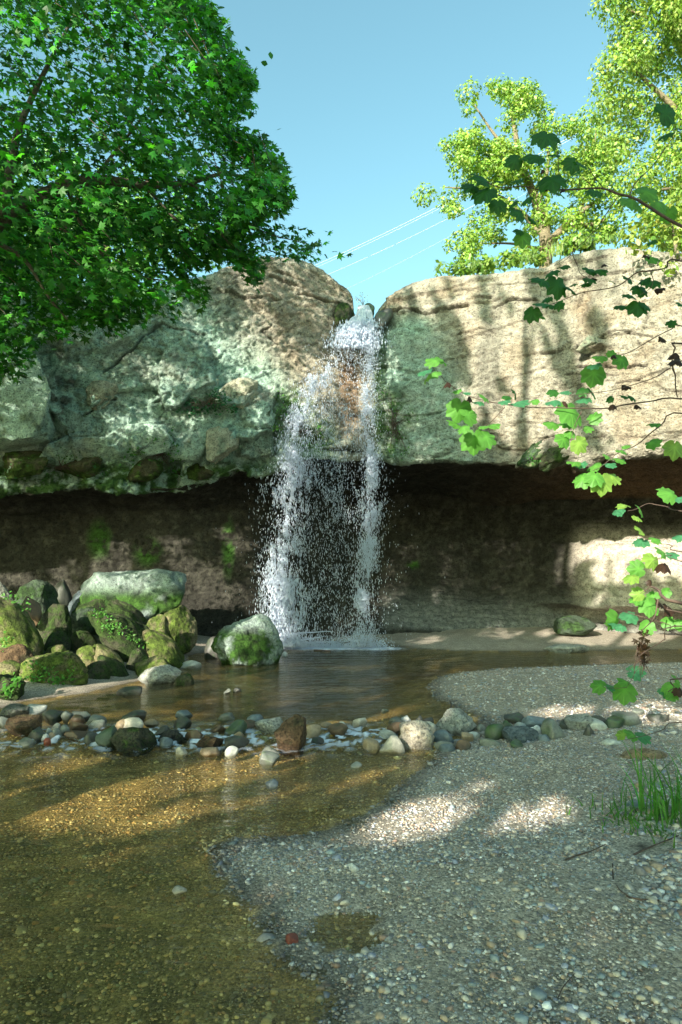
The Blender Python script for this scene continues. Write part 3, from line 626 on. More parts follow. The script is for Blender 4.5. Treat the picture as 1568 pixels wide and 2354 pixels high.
B(372, 1390, 452, 1482, 13.7, 'moss', 12, sub=5, cuts=8, group=PILE, label='rounded olive boulder bulging from the lower right of the largest boulder')
B(138, 1342, 240, 1440, 14.4, 'blue', 13, tilt=25, sub=5, group=PILE, label='smooth blue grey slab leaning on the left end of the largest boulder')
B(30, 1332, 134, 1420, 13.2, 'darkgreen', 14, sub=5, group=PILE, label='dark arched boulder with a grey right shoulder, at the back left of the pile')
B(118, 1330, 168, 1400, 14.6, 'dark', 15, group=PILE, label='small black boulder behind the pile, left of the blue grey slab')
B(-45, 1308, 50, 1400, 11.6, 'gray', 16, tilt=-38, sub=5, cuts=6, ry=.5, group=PILE, label='tilted slab with a pale edge at the left border above the pile')
B(42, 1370, 95, 1440, 12.3, 'brown', 17, cuts=12, angular=.66, group=PILE, label='brown squared block beneath the tilted pale edged slab')
B(-60, 1368, 106, 1520, 10.7, 'moss', 18, tilt=-30, sub=5, cuts=7, angular=.66, group=PILE, label='tall wedge of tan mossy rock rising at the left border')
B(78, 1388, 170, 1485, 12.1, 'mossdark', 19, sub=5, angular=.66, group=PILE, label='blocky dark green boulder right of the tall wedge')
B(158, 1394, 246, 1465, 13.0, 'darkgreen', 20, sub=5, group=PILE, label='dark bluish boulder under the left end of the largest boulder')
B(238, 1378, 348, 1470, 12.8, 'mossdark', 21, tilt=-28, sub=5, cuts=7, angular=.68, group=PILE, label='long dark slab sloping down right under the largest boulder')
B(334, 1412, 386, 1475, 12.8, 'moss', 22, cuts=12, angular=.66, group=PILE, label='small angular mossy block at the right end of the long dark slab')
B(200, 1402, 362, 1530, 11.8, 'mossdark', 23, tilt=-33, sub=5, cuts=7, angular=.68, group=PILE, label='big dark mossy slab with leafy sprigs, sloping down in the middle of the pile')
B(312, 1446, 434, 1536, 11.9, 'moss', 24, tilt=-26, sub=5, cuts=8, group=PILE, label='mossy slab sloping into the pool at the right end of the pile')
B(106, 1450, 162, 1502, 11.4, 'mossdark', 25, group=PILE, label='small rounded dark boulder below the blocky dark green one')
B(156, 1448, 222, 1502, 11.6, 'mossdark', 26, tilt=-14, group=PILE, label='oval dark boulder left of the big dark mossy slab')
B(-12, 1480, 80, 1555, 10.1, 'brown', 27, sub=5, group=PILE, label='brown mossy boulder at the foot of the tall wedge')
B(46, 1500, 202, 1598, 9.75, 'moss', 28, sub=6, cuts=12, ry=.7, sink=.1, group=PILE, label='broad mossy boulder with small plants at the front left waterline')
B(102, 1482, 150, 1525, 10.8, 'moss', 29, group=PILE, label='small mossy stone just behind the broad front boulder')
B(144, 1506, 200, 1562, 10.2, 'moss', 30, group=PILE, label='rounded mossy boulder touching the right shoulder of the broad front boulder')
B(176, 1482, 238, 1548, 10.9, 'moss', 31, tilt=-20, group=PILE, label='mossy wedge below the oval dark boulder')
B(206, 1480, 292, 1548, 11.0, 'moss', 32, tilt=-34, cuts=7, group=PILE, label='narrow mossy slab tilted right, beside the mossy wedge')
B(196, 1520, 258, 1568, 10.2, 'mossdark', 33, angular=.66, group=PILE, label='angular dark green stone in front of the mossy wedge')
B(226, 1506, 306, 1566, 10.6, 'mossdark', 34, tilt=-34, cuts=7, group=PILE, label='dark triangular slab sloping to the waterline right of the angular stone')
B(292, 1490, 358, 1556, 11.1, 'mossdark', 35, group=PILE, label='round mossy boulder below the end of the big dark mossy slab')
B(304, 1508, 394, 1566, 10.7, 'moss', 36, tilt=-8, group=PILE, label='mossy boulder just behind the pale waterline stone')
B(318, 1529, 416, 1574, 10.2, 'pale', 37, tilt=14, sub=5, cuts=7, angular=.82, group=PILE, label='smooth pale stone lying at the waterline, right front of the pile')
B(398, 1549, 446, 1582, 9.95, 'mossdark', 38, group=PILE, label='small green stone at the right tip of the smooth pale stone')
B(270, 1576, 330, 1598, None, 'dark', 39, group=PILE, label='low flat wet stone alone in the pool before the pile')
B(-30, 1518, 50, 1575, 9.7, 'moss', 40, group=PILE, label='mossy boulder at the left border behind the broad front boulder')
B(-30, 1550, 58, 1624, 8.75, 'mossdark', 41, sub=5, group=PILE, label='nearest boulder of the pile, dark moss with sprigs at the left border')
B(176, 1376, 256, 1430, 13.6, 'mossdark', 42, group=PILE, label='dark stone wedged under the front left of the largest boulder')
B(489, 1413, 650, 1546, 12.4, 'bluetop', 6, sub=6, cuts=8, angular=.70, ry=.8, sink=.08, label='lone angular boulder with mossy sides standing in the pool beside the falls')
B(470, 1462, 512, 1520, 13.2, 'dark', 44, label='dark boulder half hidden behind the lone boulder in the pool')
B(1278, 1414, 1366, 1448, 16.4, 'darkgreen', 45, cuts=8, angular=.74, sub=5, label='low greenish boulder at the foot of the recess on the right')
def slab(u0_, v0_, u1_, v1_, kind, seed, ry=.45, tilt=0, out=.0, cuts=9):
    Yd = float(on_cliff((u0_ + u1_) / 2, (v0_ + v1_) / 2)[1]) + .10 - out
    o = rock(u0_, v0_, u1_, v1_, Yd, kind, seed, tilt=tilt, sub=5, cuts=cuts, ry=ry, sink=0, angular=.48 if kind == 'sandy' else .60, name='rock_slab'); o.parent = cliff
    for k_ in ('category', 'group', 'label'):
        if k_ in o: del o[k_]
    o.data.materials[0] = M_CLIFF; return o
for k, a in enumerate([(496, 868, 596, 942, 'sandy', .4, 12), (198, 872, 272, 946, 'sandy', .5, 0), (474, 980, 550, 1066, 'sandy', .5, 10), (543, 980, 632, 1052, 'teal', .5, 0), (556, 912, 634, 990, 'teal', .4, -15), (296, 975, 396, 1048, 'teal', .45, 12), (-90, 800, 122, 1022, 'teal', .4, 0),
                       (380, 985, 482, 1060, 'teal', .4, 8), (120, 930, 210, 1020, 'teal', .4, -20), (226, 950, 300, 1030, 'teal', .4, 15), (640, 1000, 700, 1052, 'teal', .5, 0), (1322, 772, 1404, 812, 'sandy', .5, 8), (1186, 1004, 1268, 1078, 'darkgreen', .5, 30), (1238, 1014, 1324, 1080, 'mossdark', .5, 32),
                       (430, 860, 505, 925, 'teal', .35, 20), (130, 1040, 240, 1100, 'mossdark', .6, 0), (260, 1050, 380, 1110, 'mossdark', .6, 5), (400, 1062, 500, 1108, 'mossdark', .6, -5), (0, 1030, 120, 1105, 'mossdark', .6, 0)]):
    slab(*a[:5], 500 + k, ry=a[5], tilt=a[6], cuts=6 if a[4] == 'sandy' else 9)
SL = 'stones of the low dam across the stream'
D = [(0, 1620, 64, 1650, 'gray'), (50, 1620, 106, 1642, 'pale'), (-5, 1645, 42, 1672, 'gray'), (18, 1646, 95, 1692, 'brown'), (98, 1630, 150, 1656, 'dark'), (140, 1634, 166, 1655, 'gray'), (164, 1634, 214, 1653, 'gray'), (160, 1642, 198, 1660, 'brown'), (158, 1656, 201, 1682, 'brown'),
     (198, 1644, 244, 1666, 'gray'), (203, 1654, 240, 1672, 'cream'), (66, 1670, 110, 1698, 'dark'), (118, 1662, 138, 1680, 'cream'), (106, 1673, 124, 1688, 'pale'), (122, 1674, 141, 1696, 'gray'), (136, 1666, 163, 1690, 'gray'),
     (96, 1686, 112, 1700, 'white'), (110, 1683, 127, 1698, 'tan'), (100, 1696, 119, 1710, 'red'), (152, 1678, 202, 1694, 'brown'), (222, 1668, 277, 1714, 'darkgreen'), (258, 1672, 357, 1722, 'mossdark'), (277, 1635, 332, 1657, 'dark'), (266, 1652, 300, 1678, 'tan'), (280, 1650, 333, 1680, 'cream'),
     (333, 1652, 367, 1666, 'tan'), (396, 1648, 440, 1672, 'dark'), (403, 1633, 442, 1650, 'blue'), (358, 1668, 390, 1688, 'dark'), (364, 1678, 430, 1703, 'dark'), (447, 1692, 512, 1718, 'brown'), (460, 1716, 505, 1734, 'tan'), (404, 1716, 431, 1734, 'cream'), (46, 1695, 80, 1713, 'gray'), (193, 1682, 226, 1704, 'dark'),
     (366, 1694, 398, 1712, 'blue'), (425, 1676, 466, 1698, 'brown'), (502, 1637, 541, 1652, 'gray'), (567, 1642, 605, 1664, 'blue'), (517, 1655, 567, 1688, 'darkgreen'), (586, 1651, 658, 1684, 'pale'), (632, 1645, 704, 1728, 'brown'), (515, 1690, 572, 1717, 'dark'), (536, 1682, 560, 1697, 'tan'), (518, 1714, 548, 1736, 'pale'),
     (603, 1717, 645, 1735, 'gray'), (597, 1728, 643, 1757, 'gray'), (753, 1663, 800, 1689, 'brown'), (810, 1649, 844, 1669, 'cream'), (736, 1660, 766, 1672, 'tan'), (776, 1658, 797, 1672, 'white'), (696, 1664, 738, 1694, 'tan'), (871, 1677, 910, 1693, 'pale'), (834, 1699, 873, 1723, 'tan'), (872, 1692, 930, 1730, 'cream'),
     (889, 1661, 927, 1687, 'brown'), (918, 1655, 997, 1721, 'cream'), (973, 1659, 1003, 1683, 'cream'), (954, 1643, 973, 1665, 'dark'), (893, 1648, 922, 1662, 'gray'), (920, 1644, 946, 1657, 'white'), (900, 1655, 936, 1668, 'gray'), (970, 1648, 996, 1664, 'dark'), (992, 1678, 1040, 1708, 'blue'), (996, 1702, 1042, 1722, 'gray'),
     (806, 1751, 832, 1763, 'pale'), (998, 1629, 1094, 1692, 'pale'), (1156, 1635, 1203, 1664, 'dark'), (1202, 1644, 1257, 1673, 'blue'), (1150, 1655, 1183, 1686, 'darkgreen'), (1181, 1659, 1212, 1676, 'pale'), (1114, 1662, 1158, 1703, 'darkgreen'), (1158, 1669, 1236, 1707, 'blue'), (1220, 1666, 1243, 1685, 'white'),
     (1244, 1651, 1301, 1701, 'gray'), (1280, 1654, 1306, 1680, 'dark'), (1236, 1687, 1262, 1705, 'blue'), (1296, 1639, 1366, 1681, 'pale'), (1343, 1650, 1392, 1679, 'pale'), (1338, 1664, 1372, 1694, 'dark'), (1390, 1646, 1436, 1674, 'darkgreen'), (1413, 1639, 1470, 1666, 'gray'), (1487, 1638, 1533, 1658, 'dark'),
     (1060, 1682, 1088, 1706, 'tan'), (1074, 1681, 1104, 1700, 'pale'), (1101, 1697, 1148, 1716, 'gray'), (1046, 1700, 1083, 1726, 'brown'), (1172, 1700, 1202, 1720, 'darkgreen'), (1010, 1710, 1048, 1726, 'blue'), (1384, 1697, 1425, 1712, 'pale'), (1360, 1646, 1396, 1660, 'dark'), (1096, 1665, 1120, 1690, 'gray'),
     (1422, 1720, 1532, 1748, 'tan'), (1448, 1628, 1480, 1642, 'gray'), (560, 1655, 590, 1670, 'brown'), (480, 1665, 520, 1684, 'brown'), (655, 1698, 690, 1716, 'dark'), (715, 1694, 745, 1706, 'dark'), (300, 1632, 335, 1645, 'gray'), (415, 1518, 462, 1536, 'pale'), (648, 1497, 662, 1507, 'white'), (515, 1582, 532, 1592, 'gray'), (536, 1580, 556, 1590, 'dark'),
     (876, 1628, 894, 1636, 'gray'), (1250, 1480, 1352, 1500, 'pale'), (610, 1790, 640, 1806, 'blue'), (655, 2144, 686, 2166, 'red'), (396, 2036, 430, 2050, 'cream'), (1425, 1850, 1458, 1866, 'gray'), (1440, 1840, 1482, 1856, 'blue'), (801, 1984, 826, 2002, 'white')]
LAND = {'the tall brown boulder': (668, 1690), 'the large cream stone': (957, 1690), 'the largest pale stone': (1046, 1662), 'the big dark mossy stone': (307, 1700), 'the broad pale flat stone': (622, 1668), 'the pointed greenish stone': (1272, 1678),
        'the wide blue grey stone': (1197, 1690), 'the white egg stone': (1231, 1676), 'the large leftmost brown stone': (56, 1670), 'the tan sandy slab': (1477, 1735)}
MAIN = {(632, 1645): 'tall brown boulder standing up from the riffle in the middle of the stream', (918, 1655): 'large cream stone with reddish stains at the right end of the riffle', (998, 1629): 'largest pale round stone of the dam, at the edge of the gravel bar', (258, 1672): 'big dark mossy domed stone at the front of the dam on the left',
        (586, 1651): 'broad pale flat stone left of the tall brown boulder', (1244, 1651): 'sharp pointed greenish grey stone on the gravel', (1158, 1669): 'wide blue grey stone on the gravel among the right hand stones', (1220, 1666): 'white egg shaped stone between blue grey stones',
        (18, 1646): 'large brown stone at the left end of the dam', (1422, 1720): 'low tan sandy slab flush with the gravel near the grass', (1250, 1480): 'flat pale slab at the far waterline below the beach', (655, 2144): 'red stone on wet gravel beside the puddle', (396, 2036): 'cream stone under shallow water in the foreground',
        (1425, 1850): 'grey stone on gravel left of the grass tuft', (1440, 1840): 'dark blue grey stone on gravel by the grass tuft', (610, 1790): 'small blue grey stone breaking the shallow stream below the dam', (801, 1984): 'white stone on the gravel in the foreground',
        (648, 1497): 'small white stone in the pool right of the lone boulder', (876, 1628): 'small grey stone alone in the pool before the falls', (415, 1518): 'pale wet stone between the boulder pile and the lone boulder', (515, 1582): 'small grey stone awash in the pool below the lone boulder', (536, 1580): 'dark wet stone awash in the pool below the lone boulder'}
seen_l = {}
for k, (a, b, c, d, kd) in enumerate(D):
    lab = MAIN.get((a, b))
    if not lab:
        uc, vc = (a + c) / 2, (b + d) / 2
        nm, (lu, lv) = min(LAND.items(), key=lambda kv: math.hypot(kv[1][0] - uc, (kv[1][1] - vc) * 3))
        sizew = 'small' if c - a < 30 else ('medium' if c - a < 46 else 'large')
        shp = 'flat' if (c - a) > 2.1 * (d - b) else ('rounded' if k % 2 else 'rough')
        hd = 'left of' if uc < lu else 'right of'
        depth = ' and nearer' if vc > lv + 9 else (' and farther back' if vc < lv - 9 else '')
        dist = abs(uc - lu); prox = 'just ' if dist < 55 else ('a little way ' if dist < 120 else 'well ')
        lab = f"{sizew} {shp} {WORD[kd]} stone {prox}{hd} {nm}{depth}"
        lab = lab.replace('a little way ', '').replace(' and farther back', ', farther').replace(' and nearer', ', nearer')
        if lab in seen_l:
            seen_l[lab] += 1; lab2 = lab.replace(' stone ', ' stone lying low ' if (d - b) < 18 else ' stone standing up ', 1)
            if lab2 in seen_l: lab2 = lab2.replace(sizew, 'wet ' + sizew, 1)
            lab = lab2
        seen_l[lab] = 1
    big = (c - a) > 60
    tall = (a, b) in ((632, 1645),)
    slab = (a, b) in ((1422, 1720), (1250, 1480))
    Yl = None
    if (a > 985 and 1600 < b < 1740) or slab or b > 1800:
        g0 = G((a + c) / 2, d, 0.0); zl = max(0.0, float(ground_z(np.array([g0[0]]), np.array([g0[1]]))[0][0])); g0 = G((a + c) / 2, d - .1 * (d - b), zl); Yl = float(g0[1]) + .30 * (c - a) / 2 * float(g0[1]) / F
    rock(a, b, c, d + (2 if not slab else 0), Yl, kd, 200 + k, sub=5 if big else 3, cuts=10, angular=.62 if kd in ('dark', 'brown', 'gray', 'darkgreen') else .73, ry=.9 if not slab else .5, sink=.25, name='stone', label=lab, group=SL if b < 1740 and b > 1600 and not slab else None)

# ------------------------------------------------------------------ gravel
ICO['o'] = (OCT, OCTF)
def pebble_set(n, ylo, yhi, size, sub, seed, water_frac, xr=(-.56, .56)):
    r_ = np.random.default_rng(seed)
    y = np.exp(r_.uniform(math.log(ylo), math.log(yhi), n * 3)) if yhi / ylo > 1.6 else r_.uniform(ylo, yhi, n * 3)
    x = r_.uniform(xr[0], xr[1], n * 3) * y
    zz, s, sp = ground_z(x, y, False)
    wat = (s > .03) | (sp > .02)
    pr = np.where(wat, water_frac, 1.0)
    pr *= np.where(wat, 1, sst(-.9, .35, fbm(np.stack([x * 1.4, y * 1.4, 0 * x], 1), 3, 600) + .45))
    pu_, pv_, _ = PX(np.stack([x, y, zz], 1)); pr = pr * (np.hypot((pu_ - 1478) / 70, (pv_ - 1945) / 24) > 1)
    ok = np.nonzero((r_.uniform(size=len(x)) < pr) & (zz < .6) & ((x > -2) | (y < 8)))[0][:n]; x, y, zz, wat = x[ok], y[ok], zz[ok], wat[ok]; m = len(x)
    r = size * np.exp(r_.normal(size=m) * .42)
    r = np.minimum(r, size * 3.0)
    tv_, tf_ = ICO[sub]; nrm = unit(np.stack([r_.normal(size=m) * .25, r_.normal(size=m) * .25, np.ones(m)], 1)); tip = unit(r_.normal(size=(m, 3)))
    szs = np.stack([r * r_.uniform(.6, 1, m), r, r * r_.uniform(.3, .6, m)], 1)
    tvj = tv_ 
    Vp, Fp = scatter(tvj, tf_, np.stack([x, y, zz + r * .12], 1), nrm, tip, szs)
    Vp += (r_.normal(size=Vp.shape) * np.repeat(r, len(tv_))[:, None] * .10)
    base = np.array([(.36, .34, .31), (.48, .42, .34), (.58, .54, .50), (.17, .16, .16), (.40, .30, .21), (.30, .20, .15), (.24, .28, .29), (.68, .67, .65), (.29, .30, .36)])
    pc = base[r_.choice(len(base), m, p=[.22, .17, .11, .15, .11, .06, .10, .03, .05])] * r_.uniform(.85, 1.35, (m, 1))
    edge_w = sst(-.22, -.02, s[ok]) * .5; pc = pc * (1 - edge_w * ~wat)[:, None]
    pc = np.where(wat[:, None], pc * np.array([.95, .80, .42]), pc)
    return Vp, Fp, np.repeat(pc, len(tv_), 0)
parts_ = [pebble_set(11000, 1.9, 3.6, .0064, 1, 1, .7), pebble_set(12000, 1.9, 3.6, .0048, 'o', 11, .7), pebble_set(50000, 3.6, 7.0, .0074, 'o', 2, .5), pebble_set(12000, 7.0, 12.3, .012, 'o', 3, .03), pebble_set(1300, 2.0, 7.0, .013, 1, 4, .6), pebble_set(420, 6.25, 7.2, .022, 1, 5, 1.0), pebble_set(1500, 3.0, 5.2, .014, 1, 6, .0, (.42, .56))]
VVp = []; FFp = []; CCp = []; b0 = 0
for a, b, c in parts_: VVp.append(a); FFp.append(b + b0); CCp.append(c); b0 += len(a)
# gravel spill at right near the grass
gravel = mesh_np('gravel', np.concatenate(VVp), np.concatenate(FFp), M_PEB, col=np.concatenate(CCp))
tag(gravel, 'loose grey and tan gravel covering the bar and the shallow bed', 'gravel', kind='stuff')

# ------------------------------------------------------------------ drawn map of sun patches; crowns are thinned to let them through
def lit(u, v):
    """how open the canopy is for the sun reaching this spot (0 closed, 1 open)"""
    q_ = np.stack([u, v], 1)
    # streaks run down to the right
    s1 = (u * .80 - (v) * .62) ; s2 = (u * .62 + v * .80)
    nz = fbm(np.stack([s1 / 34, s2 / 170, 0 * u], 1), 3, 1200)
    nb = fbm(np.stack([u / 46, v / 60, 0 * u + 5], 1), 3, 1210)
    o = np.zeros(len(u))
    cliffz = (v < 1075)
    zoneL = sst(-40, 60, u - (350 + (v - 640) * .50)) * (u < 860) * cliffz
    o = np.maximum(o, zoneL * sst(-.22, .06, nz)); o = np.maximum(o, cliffz * (u < 700) * (v > 820) * sst(.18, .35, nb))
    o = np.maximum(o, sst(1, .8, np.hypot((u - 290) / 45, (v - 890) / 30)) * sst(-.1, .2, nz) * cliffz)
    zoneR = sst(-30, 40, u - np.interp(v, [600, 700, 780, 900, 1000, 1060], [880, 900, 1010, 1080, 1130, 1120])) * cliffz
    ns_ = fbm(np.stack([(u - (v - 600) * .35) / 40, v / 300, 0 * u + 9], 1), 3, 1220)
    o = np.maximum(o, zoneR * np.maximum(sst(-.12, .25, ns_ + .35 * nz), .8 * sst(1330, 1420, u)))
    for (a, b, c, d) in [(1010, 985, 26, 20), (955, 975, 20, 30), (1005, 1015, 30, 10), (803, 790, 22, 34), (803, 900, 25, 45), (810, 985, 26, 28), (690, 970, 20, 14), (720, 930, 20, 14), (470, 1030, 22, 10), (405, 1008, 25, 8), (20, 1010, 40, 14)]:
        o = np.maximum(o, sst(1.15, .85, np.hypot((u - a) / c, (v - b) / d)))
    # back wall under the overhang
    bw = (v >= 1120) & (v < 1440)
    o = np.maximum(o, bw * (u < 620) * (v < 1420) * sst(-.02, .2, nb + .4 * nz) * (v > 1150))
    o = np.maximum(o, bw * (u > 880) * (u < 1320) * sst(.05, .25, nb) * (v > 1250) * (v < 1370))
    o = np.maximum(o, bw * (u > 1300) * sst(-.45, -.15, nb + .6 * (v < 1290)) * (v < 1345)); o = np.maximum(o, bw * (u > 1300) * sst(.35, .5, nb) * (v >= 1330))
    # ground
    for (a, b, c, d, sl) in [(960, 1895, 120, 26, 0), (1240, 1880, 110, 18, -.02), (60, 1850, 190, 26, -.16), (250, 1870, 170, 16, -.2), (440, 1760, 220, 18, -.2), (90, 1790, 160, 9, -.15), (640, 1945, 110, 13, .1), (560, 2010, 60, 12, 0), (790, 1632, 140, 7, -.16), (1000, 1510, 60, 4, 0), (830, 1530, 80, 4, 0), (1150, 1462, 60, 6, 0), (1400, 1462, 150, 12, 0), (970, 1470, 50, 5, 0),
                             (955, 1690, 45, 28, 0), (300, 1660, 30, 10, 0), (540, 1520, 40, 40, 0), (1290, 1462, 40, 4, 0), (500, 1830, 60, 9, -.2), (1130, 1800, 80, 7, 0), (340, 1545, 60, 16, 0), (180, 1960, 120, 10, -.2), (700, 1800, 110, 9, -.18), (420, 1960, 80, 9, -.2), (330, 1800, 160, 9, -.2), (1000, 1830, 60, 8, 0), (1130, 1905, 60, 10, 0), (640, 1580, 60, 6, 0), (820, 1580, 80, 5, 0), (740, 1785, 190, 11, -.15), (250, 1945, 150, 9, -.18), (1090, 1862, 230, 14, 0), (1330, 1640, 110, 8, 0), (860, 1930, 120, 10, 0), (60, 1745, 120, 9, -.15), (560, 2050, 60, 10, 0), (130, 1545, 50, 20, 0), (730, 2050, 60, 9, -.2), (1046, 1650, 30, 12, 0)]:
        o = np.maximum(o, (v > 1425) * sst(1.2, .8, np.hypot((u - a) / (c * 1.15), (v - b - sl * (u - a)) / (d * 1.9))))
    return np.clip(o, 0, 1)
# ------------------------------------------------------------------ leaves
def fan(polar):
    P = [(r * math.sin(math.radians(a)), r * math.cos(math.radians(a))) for a, r in polar]
    P = P + [(-x, y) for x, y in P[-2:0:-1]]
    v = np.array([(0, .0, 0)] + [(x, y, -.18 * abs(x) - .12 * y * y) for x, y in P]); n_ = len(P)
    f = np.array([(0, 1 + (k + 1) % n_, 1 + k) for k in range(n_)]); return v, f
MAPLE = fan([(0, 1.0), (22, .42), (48, .88), (75, .40), (105, .66), (135, .34), (180, .22)])
SIMPLE = (np.array([(0, -1, 0), (.5, 0, -.1), (0, 1, -.15), (-.5, 0, -.1)], float), np.array([(0, 1, 2), (0, 2, 3)]))
BLOB = (np.array([(0, -1, 0), (.62, -.3, -.1), (.4, .5, -.1), (0, 1, -.15), (-.4, .5, -.1), (-.62, -.3, -.1)], float), np.array([(0, 1, 2), (0, 2, 3), (0, 3, 4), (0, 4, 5)]))

def leaf_cols(n, base, var=.25, hue=.12, r_=rng):
    b = np.asarray(base)[None] * np.exp(r_.normal(size=(n, 1)) * var)
    b = b * (1 + r_.normal(size=(n, 3)) * np.array([hue, .04, hue])); return np.clip(b, .005, .9)

# the big maple at top left: trunk out of frame, limbs reaching in, drooping sprays
CROWN = [(-650, -450), (420, -450), (440, -60), (468, 5), (505, 40), (528, 105), (548, 140), (580, 180), (568, 215), (548, 262), (515, 285), (560, 305), (598, 318), (630, 350), (652, 395), (662, 440), (650, 485), (612, 470), (600, 505), (575, 520),
         (560, 560), (590, 590), (596, 625), (575, 640), (545, 600), (505, 590), (470, 605), (430, 612), (405, 630), (462, 650), (472, 680), (448, 680), (405, 660), (402, 700), (395, 722), (345, 705), (330, 738), (300, 745), (285, 768), (225, 742), (180, 775), (150, 770), (95, 755), (80, 800), (62, 850), (20, 870), (-80, 870), (-650, 900)]
def sample_poly(poly, n, r_=rng, inset=0):
    poly = np.asarray(poly, float); lo, hi = poly.min(0), poly.max(0); out = []
    while sum(len(a) for a in out) < n:
        p = r_.uniform(lo, hi, (n * 2, 2)); p = p[inside(p, poly)]
        if inset: p = p[poly_dist(p, poly) > inset]
        out.append(p)
    return np.concatenate(out)[:n]
maple = empty('maple_tree', (-6.2, 6.3, .1)); tag(maple, 'large dense green maple hanging over the pool from the left', 'tree')
NS = 5200
sp_ = sample_poly(CROWN, NS, inset=9)
# clumped density with small holes
hole = fbm(np.stack([sp_[:, 0] / 70, sp_[:, 1] / 55, 0 * sp_[:, 0]], 1), 3, 700) + .25 * sst(0, 160, poly_dist(sp_, CROWN))
sp_ = sp_[hole > -.50]
HOLES = [(330, 640, 40, 20), (420, 560, 30, 22), (150, 330, 30, 20), (90, 620, 26, 14), (300, 130, 30, 18), (205, 195, 55, 22), (130, 190, 30, 20), (70, 205, 40, 18), (250, 410, 22, 18), (505, 540, 30, 22), (480, 400, 40, 60), (360, 265, 35, 16), (500, 330, 35, 35)]
for hu, hv, ha, hb in HOLES:
    dd_ = np.hypot((sp_[:, 0] - hu) / ha, (sp_[:, 1] - hv) / hb); sp_ = sp_[(dd_ > 1) | (rng.uniform(size=len(sp_)) < .25)]
sprigs = np.array([(600, 528), (625, 532), (650, 540), (675, 550), (698, 560), (712, 572), (640, 570), (670, 578), (655, 470), (635, 488), (585, 640), (590, 648), (465, 685), (545, 150), (575, 245), (562, 255)], float)
ex_ = sample_poly(CROWN, 9000, inset=6); ex_ = ex_[(ex_[:, 0] > 400) & (ex_[:, 1] > -20) & (poly_dist(ex_, CROWN) < 60)][:650]
sp_ = np.concatenate([sp_, ex_, sprigs, sprigs + 4, sprigs - 5]); ns = len(sp_)
edge_d = poly_dist(sp_, CROWN); cx_ = fbm(np.stack([sp_[:, 0] / 130, sp_[:, 1] / 90, 0 * sp_[:, 0] + 4], 1), 3, 710)
Ysp = 8.2 + 1.1 * cx_ + rng.uniform(-1, 1, ns) * np.clip(edge_d / 120, .25, 1.5)
Ysp = np.clip(Ysp, 5.8, 10.6)
cen_ = W(sp_[:, 0], sp_[:, 1], Ysp)
per = 10; pass
def thin(P, keepf=1.0):
    q_ = P.copy(); hp = np.zeros_like(P); okh = np.zeros(len(P), bool)
    for i, p in enumerate(P):
        h = bvh.ray_cast(Vector(p), Vector(SUN_D))
        if h[0] is not None: hp[i] = h[0]; okh[i] = True
    u, v, d_ = PX(hp); pu, pv, _ = PX(P)
    op = np.where(okh & (d_ > .2) & ((v < 1075) | (pu < -15)), lit(u, v), 0) * np.where((pu < -15) | (pv < -15), 1.0, .6 * (pv < 420))
    for fu, fv in [(800, 760), (770, 820), (740, 880), (715, 940), (690, 1000), (675, 1075), (665, 1150), (655, 1225), (650, 1300), (650, 1370), (650, 1430), (850, 780), (850, 860), (850, 930), (850, 1000), (850, 1100), (845, 1200)]:
        c = W(fu, fv, 15.0); w_ = P - c; t_ = w_ @ SUN_D; dl = np.linalg.norm(w_ - t_[:, None] * SUN_D, axis=1); op = np.where(dl < .42, np.maximum(op, .72), op)
    return rng.uniform(size=len(P)) >= np.clip(op * 1.3, 0, 1)
kt = thin(cen_) | ((edge_d < 45) & (sp_[:, 0] > 380) & (sp_[:, 1] > -20)); sp_, edge_d, cen_ = sp_[kt], edge_d[kt], cen_[kt]; ns = len(cen_)
cl_n = unit(np.stack([.35 + rng.normal(size=ns) * .3, -.55 + rng.normal(size=ns) * .3, .75 + rng.normal(size=ns) * .25], 1))
cl_t = unit(np.stack([.75 + rng.normal(size=ns) * .35, rng.normal(size=ns) * .4, -.55 + rng.normal(size=ns) * .25], 1))
cl_s = unit(np.cross(cl_n, cl_t)); cl_t2 = np.cross(cl_s, cl_n)
rad = np.where(edge_d < 30, .15, .24)
a_ = rng.normal(size=(ns, per)) * rad[:, None]; b_ = rng.normal(size=(ns, per)) * rad[:, None] * 1.1; c_ = rng.normal(size=(ns, per)) * .05
LP = (cen_[:, None] + a_[..., None] * cl_s[:, None] + b_[..., None] * cl_t2[:, None] + c_[..., None] * cl_n[:, None]).reshape(-1, 3)
nl_ = len(LP); Lp_u, Lp_v, _ = PX(LP)
out_ = (sdf(np.stack([Lp_u, Lp_v], 1), CROWN) < -15) & ~((Lp_u > 580) & (Lp_v > 515) & (Lp_v < 600))
LP[out_] = LP[out_] * .0 + cen_[np.nonzero(out_)[0] // per] + rng.normal(size=(out_.sum(), 3)) * .05
LN = unit(np.repeat(cl_n, per, 0) + rng.normal(size=(nl_, 3)) * .38); LT = unit(np.repeat(cl_t, per, 0) + rng.normal(size=(nl_, 3)) * .45)
LS = rng.uniform(.056, .098, nl_)
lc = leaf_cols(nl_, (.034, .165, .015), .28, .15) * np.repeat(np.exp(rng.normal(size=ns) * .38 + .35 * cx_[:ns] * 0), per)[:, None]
blue = sst(60, 0, poly_dist(np.stack([Lp_u, Lp_v], 1), CROWN))[:, None] * .0
ed = poly_dist(np.stack([Lp_u, Lp_v], 1), CROWN)
order = np.argsort(-(Lp_u * .0 + (ed < 26) * (Lp_u > 300) * 10 + (LS * 10)))
indiv = [int(i) for i in order[:280]]
msk = np.ones(nl_, bool); msk[indiv] = False
mv, mf = scatter(*MAPLE, LP[msk], LN[msk], LT[msk], LS[msk])
cr = mesh_np('crown', mv, mf, M_LEAF, parent=maple, col=np.repeat(lc[msk], len(MAPLE[0]), 0), smooth=False); cr['kind'] = 'stuff'
